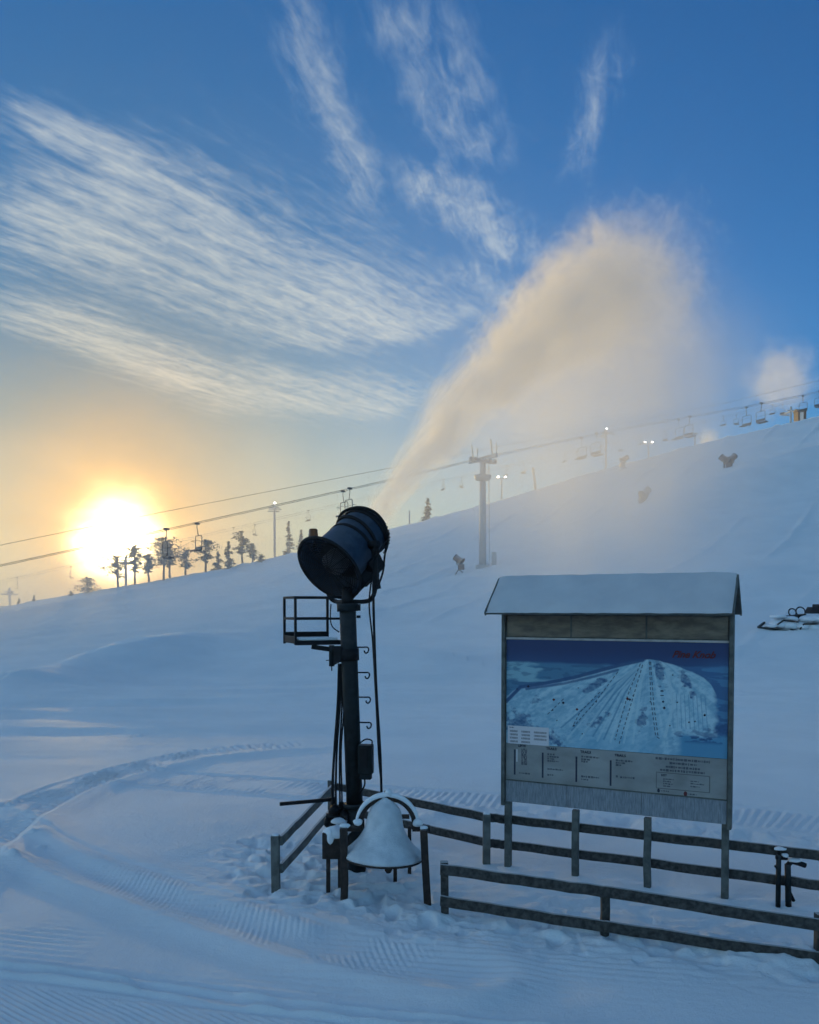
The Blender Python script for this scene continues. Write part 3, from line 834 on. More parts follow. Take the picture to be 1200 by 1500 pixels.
# ------------------------------------------------------------------ trail map sign
PL, PR = gnd(745, 1268), gnd(1062, 1313)
U_ = (PR - PL); WID = U_.length; U_ = U_.normalized(); N_ = Vector((U_.y, -U_.x, 0)); 
if N_.y > 0: N_ = -N_
sign = thing("trail_map_sign", tuple((PL + PR) / 2), "roofed wooden board with a blue mountain trail map, standing in the fence", "trail map sign")
def zat(px, py, u): 
    p = PL + U_ * (u * WID); return at(px, py, p.y).z
ZE = zat(735, 899, 0); ZH = zat(735, 936, 0); ZM = zat(738, 1084, 0); ZL = zat(740, 1140, 0); ZB = zat(740, 1172, 0)
U0, U1 = -0.075 / 1, WID + 0.075
def sp(u, z, n=0.0): return Vector((PL + U_ * u + N_ * n)[:2] + (z,))
for u in [0.0] + [(gnd(x, y) - PL).dot(U_) for x, y in ((843, 1282), (948, 1297))] + [WID]:
    end = u in (0.0, WID)
    m = MB(); m.beam(sp(u, -0.3, 0.0), sp(u, ZB - 0.04 if not end else ZE + 0.12, 0.0), 0.095, 0.10, N_, 4, 0.006)
    m.build("post", M_post, sign, 0.006)
for u in (U0 + .02, U1 - .02):
    m = MB(); m.beam(sp(u, ZB - 0.06, 0.055), sp(u, ZE, 0.055), 0.055, 0.16, N_); m.build("frame_side", M_post, sign, 0.006)
m = MB(); m.beam(sp(U0, (ZB + ZE) / 2, 0.06), sp(U1, (ZB + ZE) / 2, 0.06), 0.03, ZE - ZB - 0.01); m.build("backing", M_post, sign)
NF = 0.078
def plate(name, u0, u1, z0, z1, n0, n1, mat, parent, bev=0.0):
    m = MB(); c = (sp(u0, z0, n0) + sp(u1, z1, n1)) / 2
    m.box(c, U_ * ((u1 - u0) / 2), N_ * ((n1 - n0) / 2), (0, 0, (z1 - z0) / 2)); return m.build(name, mat, parent, bev)
ui0, ui1 = U0 + 0.055, U1 - 0.055
cuts = [ui0, ui0 + (ui1 - ui0) * 0.315, ui0 + (ui1 - ui0) * 0.655, ui1]
for a, b in zip(cuts[:-1], cuts[1:]):
    plate("header_panel", a + 0.012, b - 0.012, ZH + 0.045, ZE - 0.03, NF, NF + 0.012, M_header, sign, 0.004)
for u in cuts[1:-1]:
    m = MB(); m.beam(sp(u, ZH + .03, NF + .009), sp(u, ZE, NF + .009), 0.022, 0.018, N_); m.build("header_batten", M_post, sign)
plate("trim_strip", ui0, ui1, ZH, ZH + 0.03, NF, NF + 0.022, M_trim, sign)
cuts2 = [ui0, ui0 + (ui1 - ui0) * 0.30, ui0 + (ui1 - ui0) * 0.64, ui1]
for a, b in zip(cuts2[:-1], cuts2[1:]):
    plate("lower_panel", a + .003, b - .003, ZB, ZL - 0.012, NF, NF + 0.010, M_tin, sign, 0.003)
m = MB(); m.beam(sp(ui0, ZL - .004, NF + .016), sp(ui1, ZL - .004, NF + .016), 0.012, 0.016); m.build("joint_strip", M_post, sign)

# roof
ro, rt, zr0, zr1 = 0.62, 0.0, zat(712, 899, 0) - 0.01, None
zr1 = at(735, 846, PL.y + 0.05).z
ua, ub = U0 - 0.06, U1 + 0.03
ze_ = at(712, 898, PL.y - 0.7).z
for sgn, nm in ((1, "front"), (-1, "back")):
    a0, a1 = sp(ua, zr1, 0.05), sp(ub, zr1, 0.05); b0_, b1_ = sp(ua, ze_, 0.05 + sgn * ro), sp(ub, ze_, 0.05 + sgn * ro)
    nn = (b0_ - a0).cross(a1 - a0).normalized()
    if nn.z < 0: nn = -nn
    m = MB(); m._add([a0, a1, b1_, b0_, a0 - nn * .03, a1 - nn * .03, b1_ - nn * .03, b0_ - nn * .03], [(0, 1, 2, 3), (4, 7, 6, 5), (0, 4, 5, 1), (1, 5, 6, 2), (2, 6, 7, 3), (3, 7, 4, 0)])
    rf = m.build("roof_slope", M_post, sign)
    nu, nv = 60, 14
    m = MB(); vs = []
    for j in range(nv + 1):
        for i in range(nu + 1):
            p = a0.lerp(a1, i / nu).lerp(b0_.lerp(b1_, i / nu), j / nv)
            e = min(i, nu - i) / 2.0; f = min(j + 3 if sgn else j, nv - j) / 1.5
            t = 0.004 + 0.026 * min(1, e) * min(1, f) + 0.006 * math.sin(i * .9 + j * .6) * math.sin(j * 1.3 + i * .2)
            vs.append(p + nn * t)
    m._add(vs, [(j * (nu + 1) + i, j * (nu + 1) + i + 1, (j + 1) * (nu + 1) + i + 1, (j + 1) * (nu + 1) + i) for j in range(nv) for i in range(nu)], True)
    m.build("snow_cover", M_roof, rf)
for u in (ua - .012, ub + .012):
    m = MB()
    for sgn in (1, -1):
        m.beam(sp(u, zr1 - .035, .05), sp(u, ze_ - .015, .05 + sgn * (ro - .01)), 0.022, 0.06, (0, 0, 1))
    m.build("bargeboard", M_post, sign)
m = MB(); m._add([sp(U0 + .01, ZE, 0.05 + ro * 0.2), sp(U0 + .01, ZE, 0.05 - ro * .2), sp(U0 + .01, zr1 - .06, .05), sp(U0 + .03, ZE, 0.05 + ro * 0.2), sp(U0 + .03, ZE, 0.05 - ro * .2), sp(U0 + .03, zr1 - .06, .05)], [(0, 1, 2), (3, 5, 4), (0, 3, 4, 1), (1, 4, 5, 2), (2, 5, 3, 0)])
m.beam(sp(U0, ZE + .01, .075), sp(U1, ZE + .01, .075), .05, .06)
m.build("roof_frame", M_post, sign)

# ---- printed map: painted pixel by pixel into a colour attribute of a fine grid
def mapbottom(u):           # the print slopes: lower edge of the picture drops to the right
    return ZM
def paint_map(u, v):
    """u 0..1 left to right, v 0..1 top to bottom -> linear rgb"""
    c = np.zeros(u.shape + (3,))
    def lay(mask, col):
        mk = np.clip(mask, 0, 1)[..., None]; c[...] = c * (1 - mk) + np.array(col) * mk
    lay(np.ones_like(u), (0.010, 0.035, 0.13))
    lay(sstep(0.06, 0.30, v) * 0.8, (0.022, 0.085, 0.22))
    lay(sstep(0.10, 0.30, v) * sstep(0.8, 1.0, u) * 0.7, (0.05, 0.16, 0.32))
    hor = 0.215 + 0.02 * fbm(u * 7, v * 0 + 3, 3, 3)
    land = sstep(hor - .01, hor + .02, v)
    n = fbm(u * 6 + v * 2, v * 16, 4, 44); n2 = fbm(u * 20, v * 34, 4, 51)
    lay(land, (0.06, 0.19, 0.31)); lay(land * sstep(-.02, .30, n), (0.22, 0.42, 0.50)); lay(land * sstep(.02, .3, n2) * .5, (0.02, 0.085, 0.19))
    lay(land * sstep(0.62, 0.75, u), (0.035, 0.12, 0.26)); lay(land * sstep(0.72, 0.8, u) * sstep(0.05, .3, fbm(u * 14, v * 30, 3, 8)), (0.06, 0.20, 0.36))
    # the mountain
    ox = np.array([-.01, 0.03, .10, .22, .33, .45, .55, .63, .665, .72, .78, .85, .90, .93, .955, .97]); oy = np.array([.58, .49, .43, .385, .33, .255, .195, .165, .155, .165, .20, .25, .30, .36, .45, .62])
    top = np.interp(u, ox, oy) + 0.008 * fbm(u * 30, v * 0, 3, 61)
    mt = sstep(top, top + .012, v) * (1 - sstep(.935, .965, u + .015 * fbm(v * 22, u * 0, 2, 4)))
    lay(mt, (0.30, 0.50, 0.60))
    ang = np.arctan2(u - .665, v - .10 + .05)
    rib = fbm(ang * 16, np.hypot(u - .665, v - .1) * 2.0, 4, 71)
    lay(mt * sstep(.0, .35, rib) * .65, (0.17, 0.35, 0.48)); lay(mt * sstep(.0, .35, -rib) * .6, (0.46, 0.63, 0.69))
    nm = fbm(u * 60 + v * 20, v * 40, 4, 133)
    lay(mt * sstep(.05, .35, nm) * .35, (0.12, 0.29, 0.42)); lay(mt * sstep(.05, .35, -nm) * .30, (0.50, 0.66, 0.71))
    lay(mt * sstep(.70, 1.0, v) * .6 * sstep(-.2, .2, fbm(u * 5, v * 5, 3, 5)), (0.15, 0.37, 0.52))
    def line(pts, wdt, col, a=1.0, dash=None):
        best = np.full(u.shape, 9.0); arc = np.zeros(u.shape); s0 = 0
        for (x0, y0), (x1, y1) in zip(pts[:-1], pts[1:]):
            dx, dy = (x1 - x0) * 1.9, y1 - y0; L = math.hypot(dx, dy); ex, ey = (u - x0) * 1.9, v - y0
            t = np.clip((ex * dx + ey * dy) / L / L, 0, 1); d = np.hypot(ex - t * dx, ey - t * dy)
            mm = d < best; best = np.where(mm, d, best); arc = np.where(mm, s0 + t * L, arc); s0 += L
        k = 1 - sstep(wdt * .6, wdt * 1.3, best)
        if dash: k = k * (np.mod(arc, dash) < dash * .62)
        lay(k * a, col)
    def ell(x, y, rx, ry, rot, col, a=1.0, rough=.35, seed=1):
        cx, sx = math.cos(rot), math.sin(rot); ex, ey = (u - x) * 1.9, v - y
        p, q = (ex * cx + ey * sx) / rx, (-ex * sx + ey * cx) / ry
        lay((1 - sstep(.55, 1.15, np.hypot(p, q) + rough * 3.2 * fbm(u * 34, v * 22, 4, seed, .6))) * a * (0.75 + .5 * fbm(u * 90, v * 60, 2, seed)), col)
    dk = (0.016, 0.07, 0.19)
    line([(0.0, .60), (.07, .455), (.2, .405), (.33, .345), (.45, .27), (.56, .205), (.64, .165)], .017, dk, .95); line([(.10, .47), (.28, .405), (.42, .33), (.53, .26)], .012, dk, .75)
    for e in ((.43, .40, .13, .032, -.62, .9, 2), (.455, .715, .10, .035, -.75, .95, 3), (.635, .70, .045, .085, .3, .9, 4), (.715, .27, .035, .10, -.25, .95, 5), (.825, .33, .035, .13, -.45, .98, 6),
              (.14, .585, .06, .04, -.5, .8, 7), (.06, .80, .13, .10, .35, .85, 8), (.20, .90, .16, .05, .55, .95, 9), (.90, .80, .10, .03, .1, .7, 12), (.80, .79, .05, .025, -.4, .7, 13), (.97, .74, .10, .04, -.2, .8, 14), (.93, .985, .10, .02, 0, .9, 15)):
        ell(e[0], e[1], e[2], e[3], e[4], dk, e[5], seed=e[6])
    for k, x1 in enumerate((.27, .32, .38, .42, .47)):
        line([(.655, .17), (.655 + (x1 - .655) * .5, .17 + .30), (x1, .82 + .02 * k)], .008, (0.08, 0.24, 0.38), .75)
    for k, x1 in enumerate((.30, .36, .44, .50, .56, .60)):
        line([(.66, .17), (.66 + (x1 - .66) * .42, .38), (x1, .92)], .010, (0.42, 0.60, 0.66), .55)
    ink = (0.012, 0.02, 0.06)
    for pts in ([(.63, .20), (.575, .49), (.52, .90)], [(.64, .21), (.60, .50), (.54, .93)], [(.67, .18), (.678, .52), (.70, .84), (.715, .86)], [(.675, .18), (.69, .55), (.71, .84)],
                [(.53, .28), (.43, .56), (.33, .80)], [(.45, .47), (.36, .66), (.325, .80)], [(.28, .55), (.205, .70)]):
        line(pts, .0042, ink, .85, .045)
    for k in range(9): line([(.77 + .017 * k, .46), (.775 + .018 * k, .76)], .004, (0.09, 0.24, 0.38), .55)
    line([(.745, .24), (.775, .55), (.74, .84)], .014, (0.40, 0.57, 0.64), .8); line([(.80, .26), (.80, .50), (.79, .78)], .010, (0.40, 0.57, 0.64), .6)
    lay(sstep(.80, .84, v + .03 * fbm(u * 12, v * 0, 2, 7)) * sstep(.78, .82, u), (0.075, 0.26, 0.42)); lay(sstep(.80, .84, v) * sstep(.76, .8, u) * sstep(.1, .3, fbm(u * 30, v * 40, 3, 9)) * (1 - sstep(.84, .9, v)), dk)
    return c
def small_print(c, u, v, asp, rows, col=(0.012, 0.014, 0.04), h=0.022, seed=0):
    """unreadable small print: broken strokes along rows (u0, u1, v)"""
    r = random.Random(seed)
    for (a, b, vv) in rows:
        x = a
        while x < b - .001:
            w = min(r.uniform(.004, .014), b - x)
            k = (np.abs(u - x - w / 2) < w / 2) & (np.abs(v - vv) < h * r.uniform(.7, 1.2))
            c[k] = c[k] * .25 + np.array(col) * .75
            x += w + r.uniform(.002, .004)
def paint_legend(u, v):
    c = np.zeros(u.shape + (3,)) + np.array((0.25, 0.255, 0.25))
    n = fbm(u * 9, v * 3, 4, 5)[..., None]
    c = c * (1 + .35 * n)
    rows = [(.076, .105, .14 + .045 * k) for k in range(10)] + [(.065, .12, .80)] + [(.205, .24 + .02 * (k % 2), .22 + .06 * k) for k in range(4)] + [(.205, .28, .62), (.205, .235, .78),
            (.367, .45, .21), (.367, .41, .28), (.367, .40, .34), (.367, .45, .74), (.367, .40, .82), (.525, .60, .24), (.525, .57, .30), (.525, .55, .36), (.527, .535, .66), (.545, .61, .67)]
    small_print(c, u, v, 8, rows, seed=3)
    small_print(c, u, v, 8, [(.70, .93, .10), (.76, .875, .20), (.745, .89, .30), (.72, .91, .39)], h=.026, seed=5)
    small_print(c, u, v, 8, [(.735, .78, .62), (.735, .77, .68), (.735, .775, .74), (.735, .765, .80), (.85, .885, .62), (.85, .91, .68), (.85, .89, .75), (.725, .76, .93), (.84, .88, .95)], h=.016, seed=8)
    fr = ((np.abs(v - .46) < .01) | (np.abs(v - .87) < .01)) & (u > .705) & (u < .93)
    fr |= ((np.abs(u - .705) < .0015) | (np.abs(u - .93) < .0015)) & (v > .46) & (v < .87)
    c[fr] = c[fr] * .4
    for x, y, rad, col in ((.715, .93, .006, (.01, .012, .035)), (.83, .95, .0075, (.10, .008, .012))):
        c[np.hypot(u - x, (v - y) / 8.5) < rad] = col
    for i, f in enumerate((.062, .20, .362, .52)):
        k = (np.abs(u - f + .018) < .0042) & (v > .16 + .03 * i) & (v < .86 + .02 * i); c[k] = (.012, .014, .04)
    c[(np.abs(u - .0545) < .0035) & (v > .15) & (v < .50)] = (.55, .56, .58)
    return c
def paint_notice(u, v):
    c = np.zeros(u.shape + (3,)) + np.array((0.60, 0.58, 0.61))
    small_print(c, u, v, 2.7, [(.04, .16, .10)], h=.035, seed=2)
    r = [(a, b, .30 + .19 * k) for k in range(4) for (a, b) in ((.05, .25), (.33, .55), (.64, .95))][:11]
    for q in r:
        k0 = (u > q[0]) & (u < q[1]) & (np.abs(v - q[2]) < .055) & (np.mod(u * 37 + q[2] * 11, 1) < .78); c[k0] = c[k0] * .35
    return c
def print_panel(name, u0, u1, z0, z1, n, nu, nv, fn, parent, rough=0.5):
    uu, vv = np.meshgrid(np.linspace(0, 1, nu + 1), np.linspace(0, 1, nv + 1))
    col = np.clip(fn(uu, vv), 0, 1)
    o0 = sp(0, 0, n); me = bpy.data.meshes.new(name)
    base = np.array(sp(0, 0, n)); Uv = np.array(U_); 
    co = base[None, None] + Uv[None, None] * (u0 + (u1 - u0) * uu)[..., None] + np.array((0, 0, 1.0)) * (z1 + (z0 - z1) * vv)[..., None]
    off = np.array(sign.location); co = co.reshape(-1, 3) - off
    i, j = np.meshgrid(np.arange(nv), np.arange(nu), indexing='ij'); w = nu + 1
    q = np.stack([i * w + j, (i + 1) * w + j, (i + 1) * w + j + 1, i * w + j + 1], -1).reshape(-1, 4)
    # sides and back so the sheet has its own thickness
    K = len(co); co = np.vstack([co, co[[0, nu, nv * w + nu, nv * w]] - np.array(N_) * 0.004])
    side = [(0, nu, K + 1, K), (nu, nv * w + nu, K + 2, K + 1), (nv * w + nu, nv * w, K + 3, K + 2), (nv * w, 0, K, K + 3), (K, K + 1, K + 2, K + 3)]
    me.from_pydata(co.tolist(), [], q.tolist() + side)
    ca = me.color_attributes.new("print", 'FLOAT_COLOR', 'POINT')
    full = np.ones((len(co), 4)); full[:K, :3] = col.reshape(-1, 3); full[K:, :3] = .2
    ca.data.foreach_set('color', full.ravel().astype(np.float32)); me.update()
    mt, nn, ll = newmat(name + "_print"); a = nn.new('ShaderNodeVertexColor'); a.layer_name = "print"
    ll.new(a.outputs['Color'], nn['Principled BSDF'].inputs['Base Color']); nn['Principled BSDF'].inputs['Roughness'].default_value = rough
    me.materials.append(mt); o = bpy.data.objects.new(name, me); COL.objects.link(o); o.parent = parent
    return o
mp = print_panel("map_panel", ui0 + .005, ui1 - .005, ZM - 0.03, ZH - .004, NF + .006, 560, 300, paint_map, sign)
lg = print_panel("legend_panel", ui0 + .005, ui1 - .005, ZL + .004, ZM - 0.036, NF + .008, 700, 110, paint_legend, sign, 0.6)

def text(s, size, u, z, n, mat, parent, name, shear=0.0, align='LEFT', bold=0.0):
    cu = bpy.data.curves.new("t", 'FONT'); cu.body = s; cu.size = size; cu.shear = shear; cu.align_x = align; cu.extrude = 0.0015; cu.offset = bold
    o = bpy.data.objects.new("t", cu); COL.objects.link(o)
    dg = bpy.context.evaluated_depsgraph_get(); dg.update()
    me = bpy.data.meshes.new_from_object(o.evaluated_get(dg)); bpy.data.objects.remove(o)
    me.name = name
    mtx = Matrix((U_, Vector((0, 0, 1)), N_)).transposed().to_4x4(); mtx.translation = sp(u, z, n) - Vector(sign.location)
    me.transform(mtx); me.materials.clear(); me.materials.append(mat)
    ob = bpy.data.objects.new(name, me); COL.objects.link(ob); ob.parent = parent
    return ob
NT_ = NF + .0105
ul = lambda f: ui0 + (ui1 - ui0) * f
zl = lambda f: ZM - 0.036 + (ZL - ZM + 0.04) * f        # 0 top .. 1 bottom of legend
text("Pine Knob", 0.135, ul(.765), ZH - 0.215, NF + .0085, M_red, mp, "logo_lettering", 0.45, bold=0.004)
heads = [("LIFTS", .062), ("TRAILS", .20), ("TRAILS", .362), ("TRAILS", .52)]
for i, (s, f) in enumerate(heads):
    text(s, 0.052, ul(f), zl(.075 + .02 * i), NT_, M_ink, lg, "heading", bold=0.0015)
text("KEY", 0.045, ul(.725), zl(.55), NT_, M_ink, lg, "heading", bold=0.001)
# markers on the map
zm = lambda f: ZH - .004 + (ZM - ZH - .026) * f
NM = NF + .0085
def marker(f, g, r, mat, name="map_marker", n=4):
    m = MB(); m.lathe(sp(ul(f), zm(g), NM - .002), N_, [(0, r), (.0035, r), (.0035, .0001)], n); return m.build(name, mat, mp)
for f, g, r, mt in ((.11, .445, .022, M_ink), (.055, .475, .012, M_ink), (.235, .56, .022, M_red), (.28, .585, .022, M_ink), (.345, .64, .022, M_red), (.575, .52, .024, M_red), (.585, .525, .02, M_ink), (.725, .435, .018, M_ink), (.73, .53, .018, M_ink), (.735, .585, .022, M_ink),
                    (.905, .63, .020, M_ink), (.60, .49, .012, M_ink), (.435, .56, .012, M_ink), (.33, .79, .012, M_ink), (.25, .755, .012, M_ink), (.37, .865, .012, M_ink), (.675, .535, .012, M_ink), (.84, .70, .014, M_ink), (.865, .69, .014, M_ink), (.76, .74, .012, M_ink), (.35, .44, .01, M_ink), (.77, .29, .012, M_ink), (.79, .53, .012, M_ink), (.23, .66, .012, M_ink)):
    marker(f, g, r, mt)
for f, g in ((.725, .435), (.725, .475)):
    m = MB(); m.box(sp(ul(f), zm(g), NM), U_ * .024, N_ * .0012, (0, 0, .005)); m.build("map_marker", M_ink, mp)
# white notice stuck on the corner of the map
nz0, nz1 = zm(.83), zm(1.0) - .004
print_panel("notice", ul(.01), ul(.212), nz1, nz0, NM + .004, 200, 80, paint_notice, sign, 0.7)

# ------------------------------------------------------------------ fences
ZT = 0.76
def rail(name, p, q, parent, w=0.045, h=0.135, mat=None):
    m = MB(); m.beam(p, q, w, h, (0, 0, 1), 10, 0.006); return m.build(name, mat or M_wood, parent, 0.006)
CN = at(485, 1152, 15.4); CN = Vector((CN.x, CN.y, 0))
FP = gnd(404, 1303)
BK = [CN, gnd(713, 1264) + N_ * -0.06, PL - N_ * 0.09, PR - N_ * 0.09, PR - N_ * 0.09 + U_ * 2.1]
fence = thing("rail_fence", tuple(CN), "long grey two-rail fence turning a corner behind the bell and passing behind the trail map", "fence")
for p, top in ((FP, ZT + 0.02), (CN, ZT + 0.06), (BK[1] + N_ * 0.07, ZT + 0.02), (BK[4] + N_ * 0.07 - U_ * .25, ZT + .03)):
    m = MB(); m.beam(Vector((p.x, p.y, -0.3)), Vector((p.x, p.y, top)), 0.115, 0.115, (0, 1, 0), 3, 0.006); m.build("post", M_wood2, fence, 0.008)
    m = MB(); m.blob(Vector((p.x, p.y, top + .004)), .055, .055, .018, 5); m.build("snow_cap", M_packed, fence)
sdir = (CN - FP).normalized(); sn = Vector((sdir.y, -sdir.x, 0)) * 0.08
def up(p, z): return Vector((p.x, p.y, z))
for z in (ZT - 0.06, 0.30):
    rail("rail", up(FP + sn, z), up(CN + sn, z + 0.02), fence, mat=M_wood2)
    prev = None
    for a, b in zip(BK[:-1], BK[1:]):
        rail("rail", up(a, z + (.02 if a is CN else 0)), up(b, z), fence)
ff = thing("rail_fence", tuple(gnd(886, 1368)), "dark two-rail wooden fence nearest the camera, its low rail sinking into snow", "fence")
FF = [gnd(651, 1342), gnd(886, 1369), gnd(1200, 1405)]
dF = (FF[2] - FF[0]).normalized()
for p, top in zip(FF, (at(651, 1262, FF[0].y).z, at(886, 1300, FF[1].y).z, at(1200, 1338, FF[2].y).z)):
    m = MB(); m.beam(Vector((p.x, p.y, -0.3)), Vector((p.x, p.y, top)), 0.10, 0.10, (0, 1, 0), 3, 0.006); m.build("post", M_wood, ff, 0.008)
off = Vector((dF.y, -dF.x, 0)) * 0.075
for ys in ((1271, 1303, 1352), (1317, 1354, 1400)):
    pp = [at(x, y, f.y + off.y) for x, y, f in zip((651, 886, 1200), ys, FF)]
    ext = pp[2] + (pp[2] - pp[1]) * 0.4
    rail("rail", pp[0] + off - dF * .03, pp[1] + off, ff); rail("rail", pp[1] + off, ext + off, ff)

# ------------------------------------------------------------------ standpipes by the right end of the fence
def pipe_pt(x, y, Yd): return at(x, y, Yd)
a = gnd(1140, 1324)
s1 = thing("standpipe", tuple(a), "taller thin standpipe with a flat snow-topped handle, left of the pair", "standpipe", "standpipes beside the fence")
m = MB(); t = at(1141, 1252, a.y); m.tube([a + Vector((0, 0, -.2)), t], .033, 12); m.tube([at(1136, 1268, a.y), at(1141, 1275, a.y)], .02, 8); m.build("pipe", M_steel, s1)
m = MB(); m.tube([at(1137, 1256, a.y), at(1153, 1257, a.y)], .03, 10); m.tube([t, t + Vector((0, 0, .06))], .02, 8); m.build("valve", M_black, s1)
m = MB(); m.blob(t + Vector((0.02, 0, .08)), .08, .06, .022, 3); m.blob(at(1150, 1253, a.y), .05, .05, .025, 4); m.build("snow_cap", M_packed, s1)
a = gnd(1156, 1324)
s2 = thing("standpipe", tuple(a), "shorter standpipe with a black spout pointing right, right of the pair", "standpipe", "standpipes beside the fence")
m = MB(); t = at(1154, 1266, a.y); m.tube([a + Vector((0, 0, -.2)), t], .04, 12); m.build("pipe", M_steel, s2)
m = MB(); m.tube(curve([t + Vector((0, 0, -.02)), t + Vector((.05, 0, .03)), at(1168, 1264, a.y), at(1180, 1268, a.y)], 4), .035, 10); m.build("spout", M_black, s2)
m = MB(); m.blob(at(1164, 1260, a.y), .10, .06, .03, 6); m.build("snow_cap", M_packed, s2)
m = MB(); m.tube([at(1154, 1300, a.y), at(1163, 1320, a.y)], .022, 8); m.build("bracket", M_black, s2)

# ------------------------------------------------------------------ chairlift in front of the ridge
TA = hit(707, 831, 60)
DL = Vector((0.863, 0.505, 0)); NL = Vector((0.505, -0.863, 0))      # up the line / towards the camera
def on_line(px, org, dr, lat, nrm):
    """plan point of a straight line (shifted sideways by lat) seen at photo column px"""
    o = Vector((org.x, org.y, 0)) + nrm * lat
    k = (px - 600) / F
    t = (k * o.y - o.x) / (dr.x - k * dr.y)
    return o + dr * t
ROPE = np.array([(-260, 884), (0, 829), (245, 776), (560, 706), (690, 675), (725, 667), (885, 633), (1000, 612), (1100, 594), (1200, 573), (1420, 524)], float)
COMM = np.array([(-260, 852), (0, 799), (240, 750), (580, 684), (690, 662), (725, 655), (885, 625), (1060, 590), (1200, 556), (1420, 500)], float)
def rope_pt(px, lat, tab=ROPE, dy=0.0):
    p = on_line(px, TA, DL, lat, NL); y = float(np.interp(px, tab[:, 0], tab[:, 1])) + dy
    return Vector((p.x, p.y, at(px, y, p.y).z))
def cable(name, pts, r, label, group=None, cat="cable"):
    m = MB(); m.tube(pts, r, 6); o = m.build(name, M_cable); return tag(o, label, cat, group)
xs = list(range(-260, 1421, 30))
cable("haul_rope", [rope_pt(x, 1.5, dy=-1.0) for x in xs], 0.024, "near haul rope of the chairlift, running through the big misty tower, lower of the wires", "haul ropes of the near chairlift")
cable("haul_rope", [rope_pt(x, -1.5, dy=1.0) for x in xs], 0.024, "far haul rope of the chairlift, carrying the nearer paired chairs through the big tower", "haul ropes of the near chairlift")
cable("overhead_wire", [rope_pt(x, 0.0, COMM) for x in xs], 0.018, "thin single wire strung above the chairlift haul ropes")

tower = thing("lift_tower", tuple(TA), "tall chairlift tower with a crossarm and round work platform, in the mist beside the plume", "lift tower")
ytop = at(707, 672, TA.y).z
m = MB(); m.tube([TA + Vector((0, 0, -1)), Vector((TA.x, TA.y, ytop))], [0.40, 0.31], 16); m.build("pole", M_galv, tower)
m = MB(); m.lathe(TA + Vector((0, 0, at(707, 705, TA.y).z - TA.z)), (0, 0, 1), [(0, .25), (0.15, .8), (0.6, .9), (0.65, .75), (0.65, .25)], 18); m.build("work_platform", M_galv, tower)
m = MB(); m.beam(Vector((TA.x, TA.y, ytop)) - NL * 2.4, Vector((TA.x, TA.y, ytop)) + NL * 2.4, 0.32, 0.36); m.build("crossarm", M_galv, tower)
for sg in (-1, 1):
    c = rope_pt(707, 1.5 * sg, dy=-1.0 * sg) + Vector((0, 0, -0.35))
    m = MB(); m.beam(c - DL * 1.7, c + DL * 1.7, 0.12, 0.22)
    for k in range(6): m.lathe(c + DL * (-1.5 + .6 * k) - NL * .06 + Vector((0, 0, .15)), NL, [(0, .2), (.12, .2), (.12, .001)], 12)
    m.build("sheave_train", M_galv, tower)
    b = Vector((TA.x, TA.y, ytop)) + NL * 1.7 * sg
    m = MB(); m.beam(b, b + Vector((0, 0, 1.7)) + DL * -.25, 0.14, 0.14, (0, 1, 0)); m.beam(b + DL * .5, b + DL * .5 + Vector((0, 0, 1.4)), 0.10, 0.10, (0, 1, 0)); m.build("lifting_frame", M_galv, tower)
m = MB()
for k in range(22): m.beam(TA + Vector((.55, -.1, .8 + k * .45)), TA + Vector((.75, -.1, .8 + k * .45)), .06, .06)
m.beam(TA + Vector((.72, -.1, .6)), Vector((TA.x + .6, TA.y - .1, ytop)), .07, .07, (0, 1, 0)); m.build("ladder", M_galv, tower)
m = MB(); m.abox(TA + Vector((-.7, -.7, -.8)), TA + Vector((.7, .7, .25))); m.beam(TA + Vector((1.2, 0, -.5)), TA + Vector((1.2, 0, 1.6)), .5, .3, (0, 1, 0)); m.build("footing", M_galv, tower, 0.05)

def make_chair():
    c = thing("lift_chair", (0, 0, 0), "chairlift chair", "lift chair")
    m = MB(); m.tube(curve([(0, .0, .10), (0, 0, -.4), (0, -.10, -1.05)], 4), .036, 6); m.abox((-.09, -.22, -.09), (.09, .22, .09)); m.build("hanger", M_chair, c)
    m = MB(); m.tube([(-.72, .15, -2.35), (-.72, -.12, -2.25), (-.72, -.14, -1.25), (-.60, -.12, -1.05), (.60, -.12, -1.05), (.72, -.14, -1.25), (.72, -.12, -2.25), (.72, .15, -2.35)], .036, 6); m.build("frame", M_chair, c)
    m = MB(); m.abox((-.70, -.12, -2.44), (.70, .38, -2.34)); m.abox((-.70, .36, -2.48), (.70, .42, -2.30)); m.build("seat", M_chair, c, .02)
    m = MB(); m.abox((-.70, -.20, -2.32), (.70, -.13, -2.02)); m.build("backrest", M_chair, c, .02)
    m = MB(); m.tube([(-.70, -.12, -1.6), (-.70, .3, -1.52), (.70, .3, -1.52), (.70, -.12, -1.6)], .02, 6); m.build("safety_bar", M_chair, c)
    return c
chair = make_chair()
RZ = math.atan2(DL.y, DL.x) - math.pi / 2
CH = [(1195, 1.5, "chair cut by the right photo edge, highest on the chairlift rope"), (1171, -1.5, "chair above the small hut at the top right of the slope"),
      (1111, 1.5, "right chair of the dark pair nearest the hut on the upper slope"), (1089, -1.5, "left chair of the dark pair nearest the hut on the upper slope"),
      (1007, 1.5, "right chair of the overlapping pair right of the twin floodlight"), (991, -1.5, "left chair of the overlapping pair right of the twin floodlight"),
      (872, 1.5, "right chair of the misty pair just left of the lamp-topped tower"), (850, -1.5, "left chair of the misty pair just left of the lamp-topped tower"),
      (513, 1.5, "right chair of the pair hanging directly behind the snow gun barrel"), (503, -1.5, "left chair of the pair hanging directly behind the snow gun barrel"),
      (290, -1.5, "chair on a long hanger above the pine right of the sun"), (245, 1.5, "chair in front of the two-trunked pine at the right edge of the sun"),
      ]
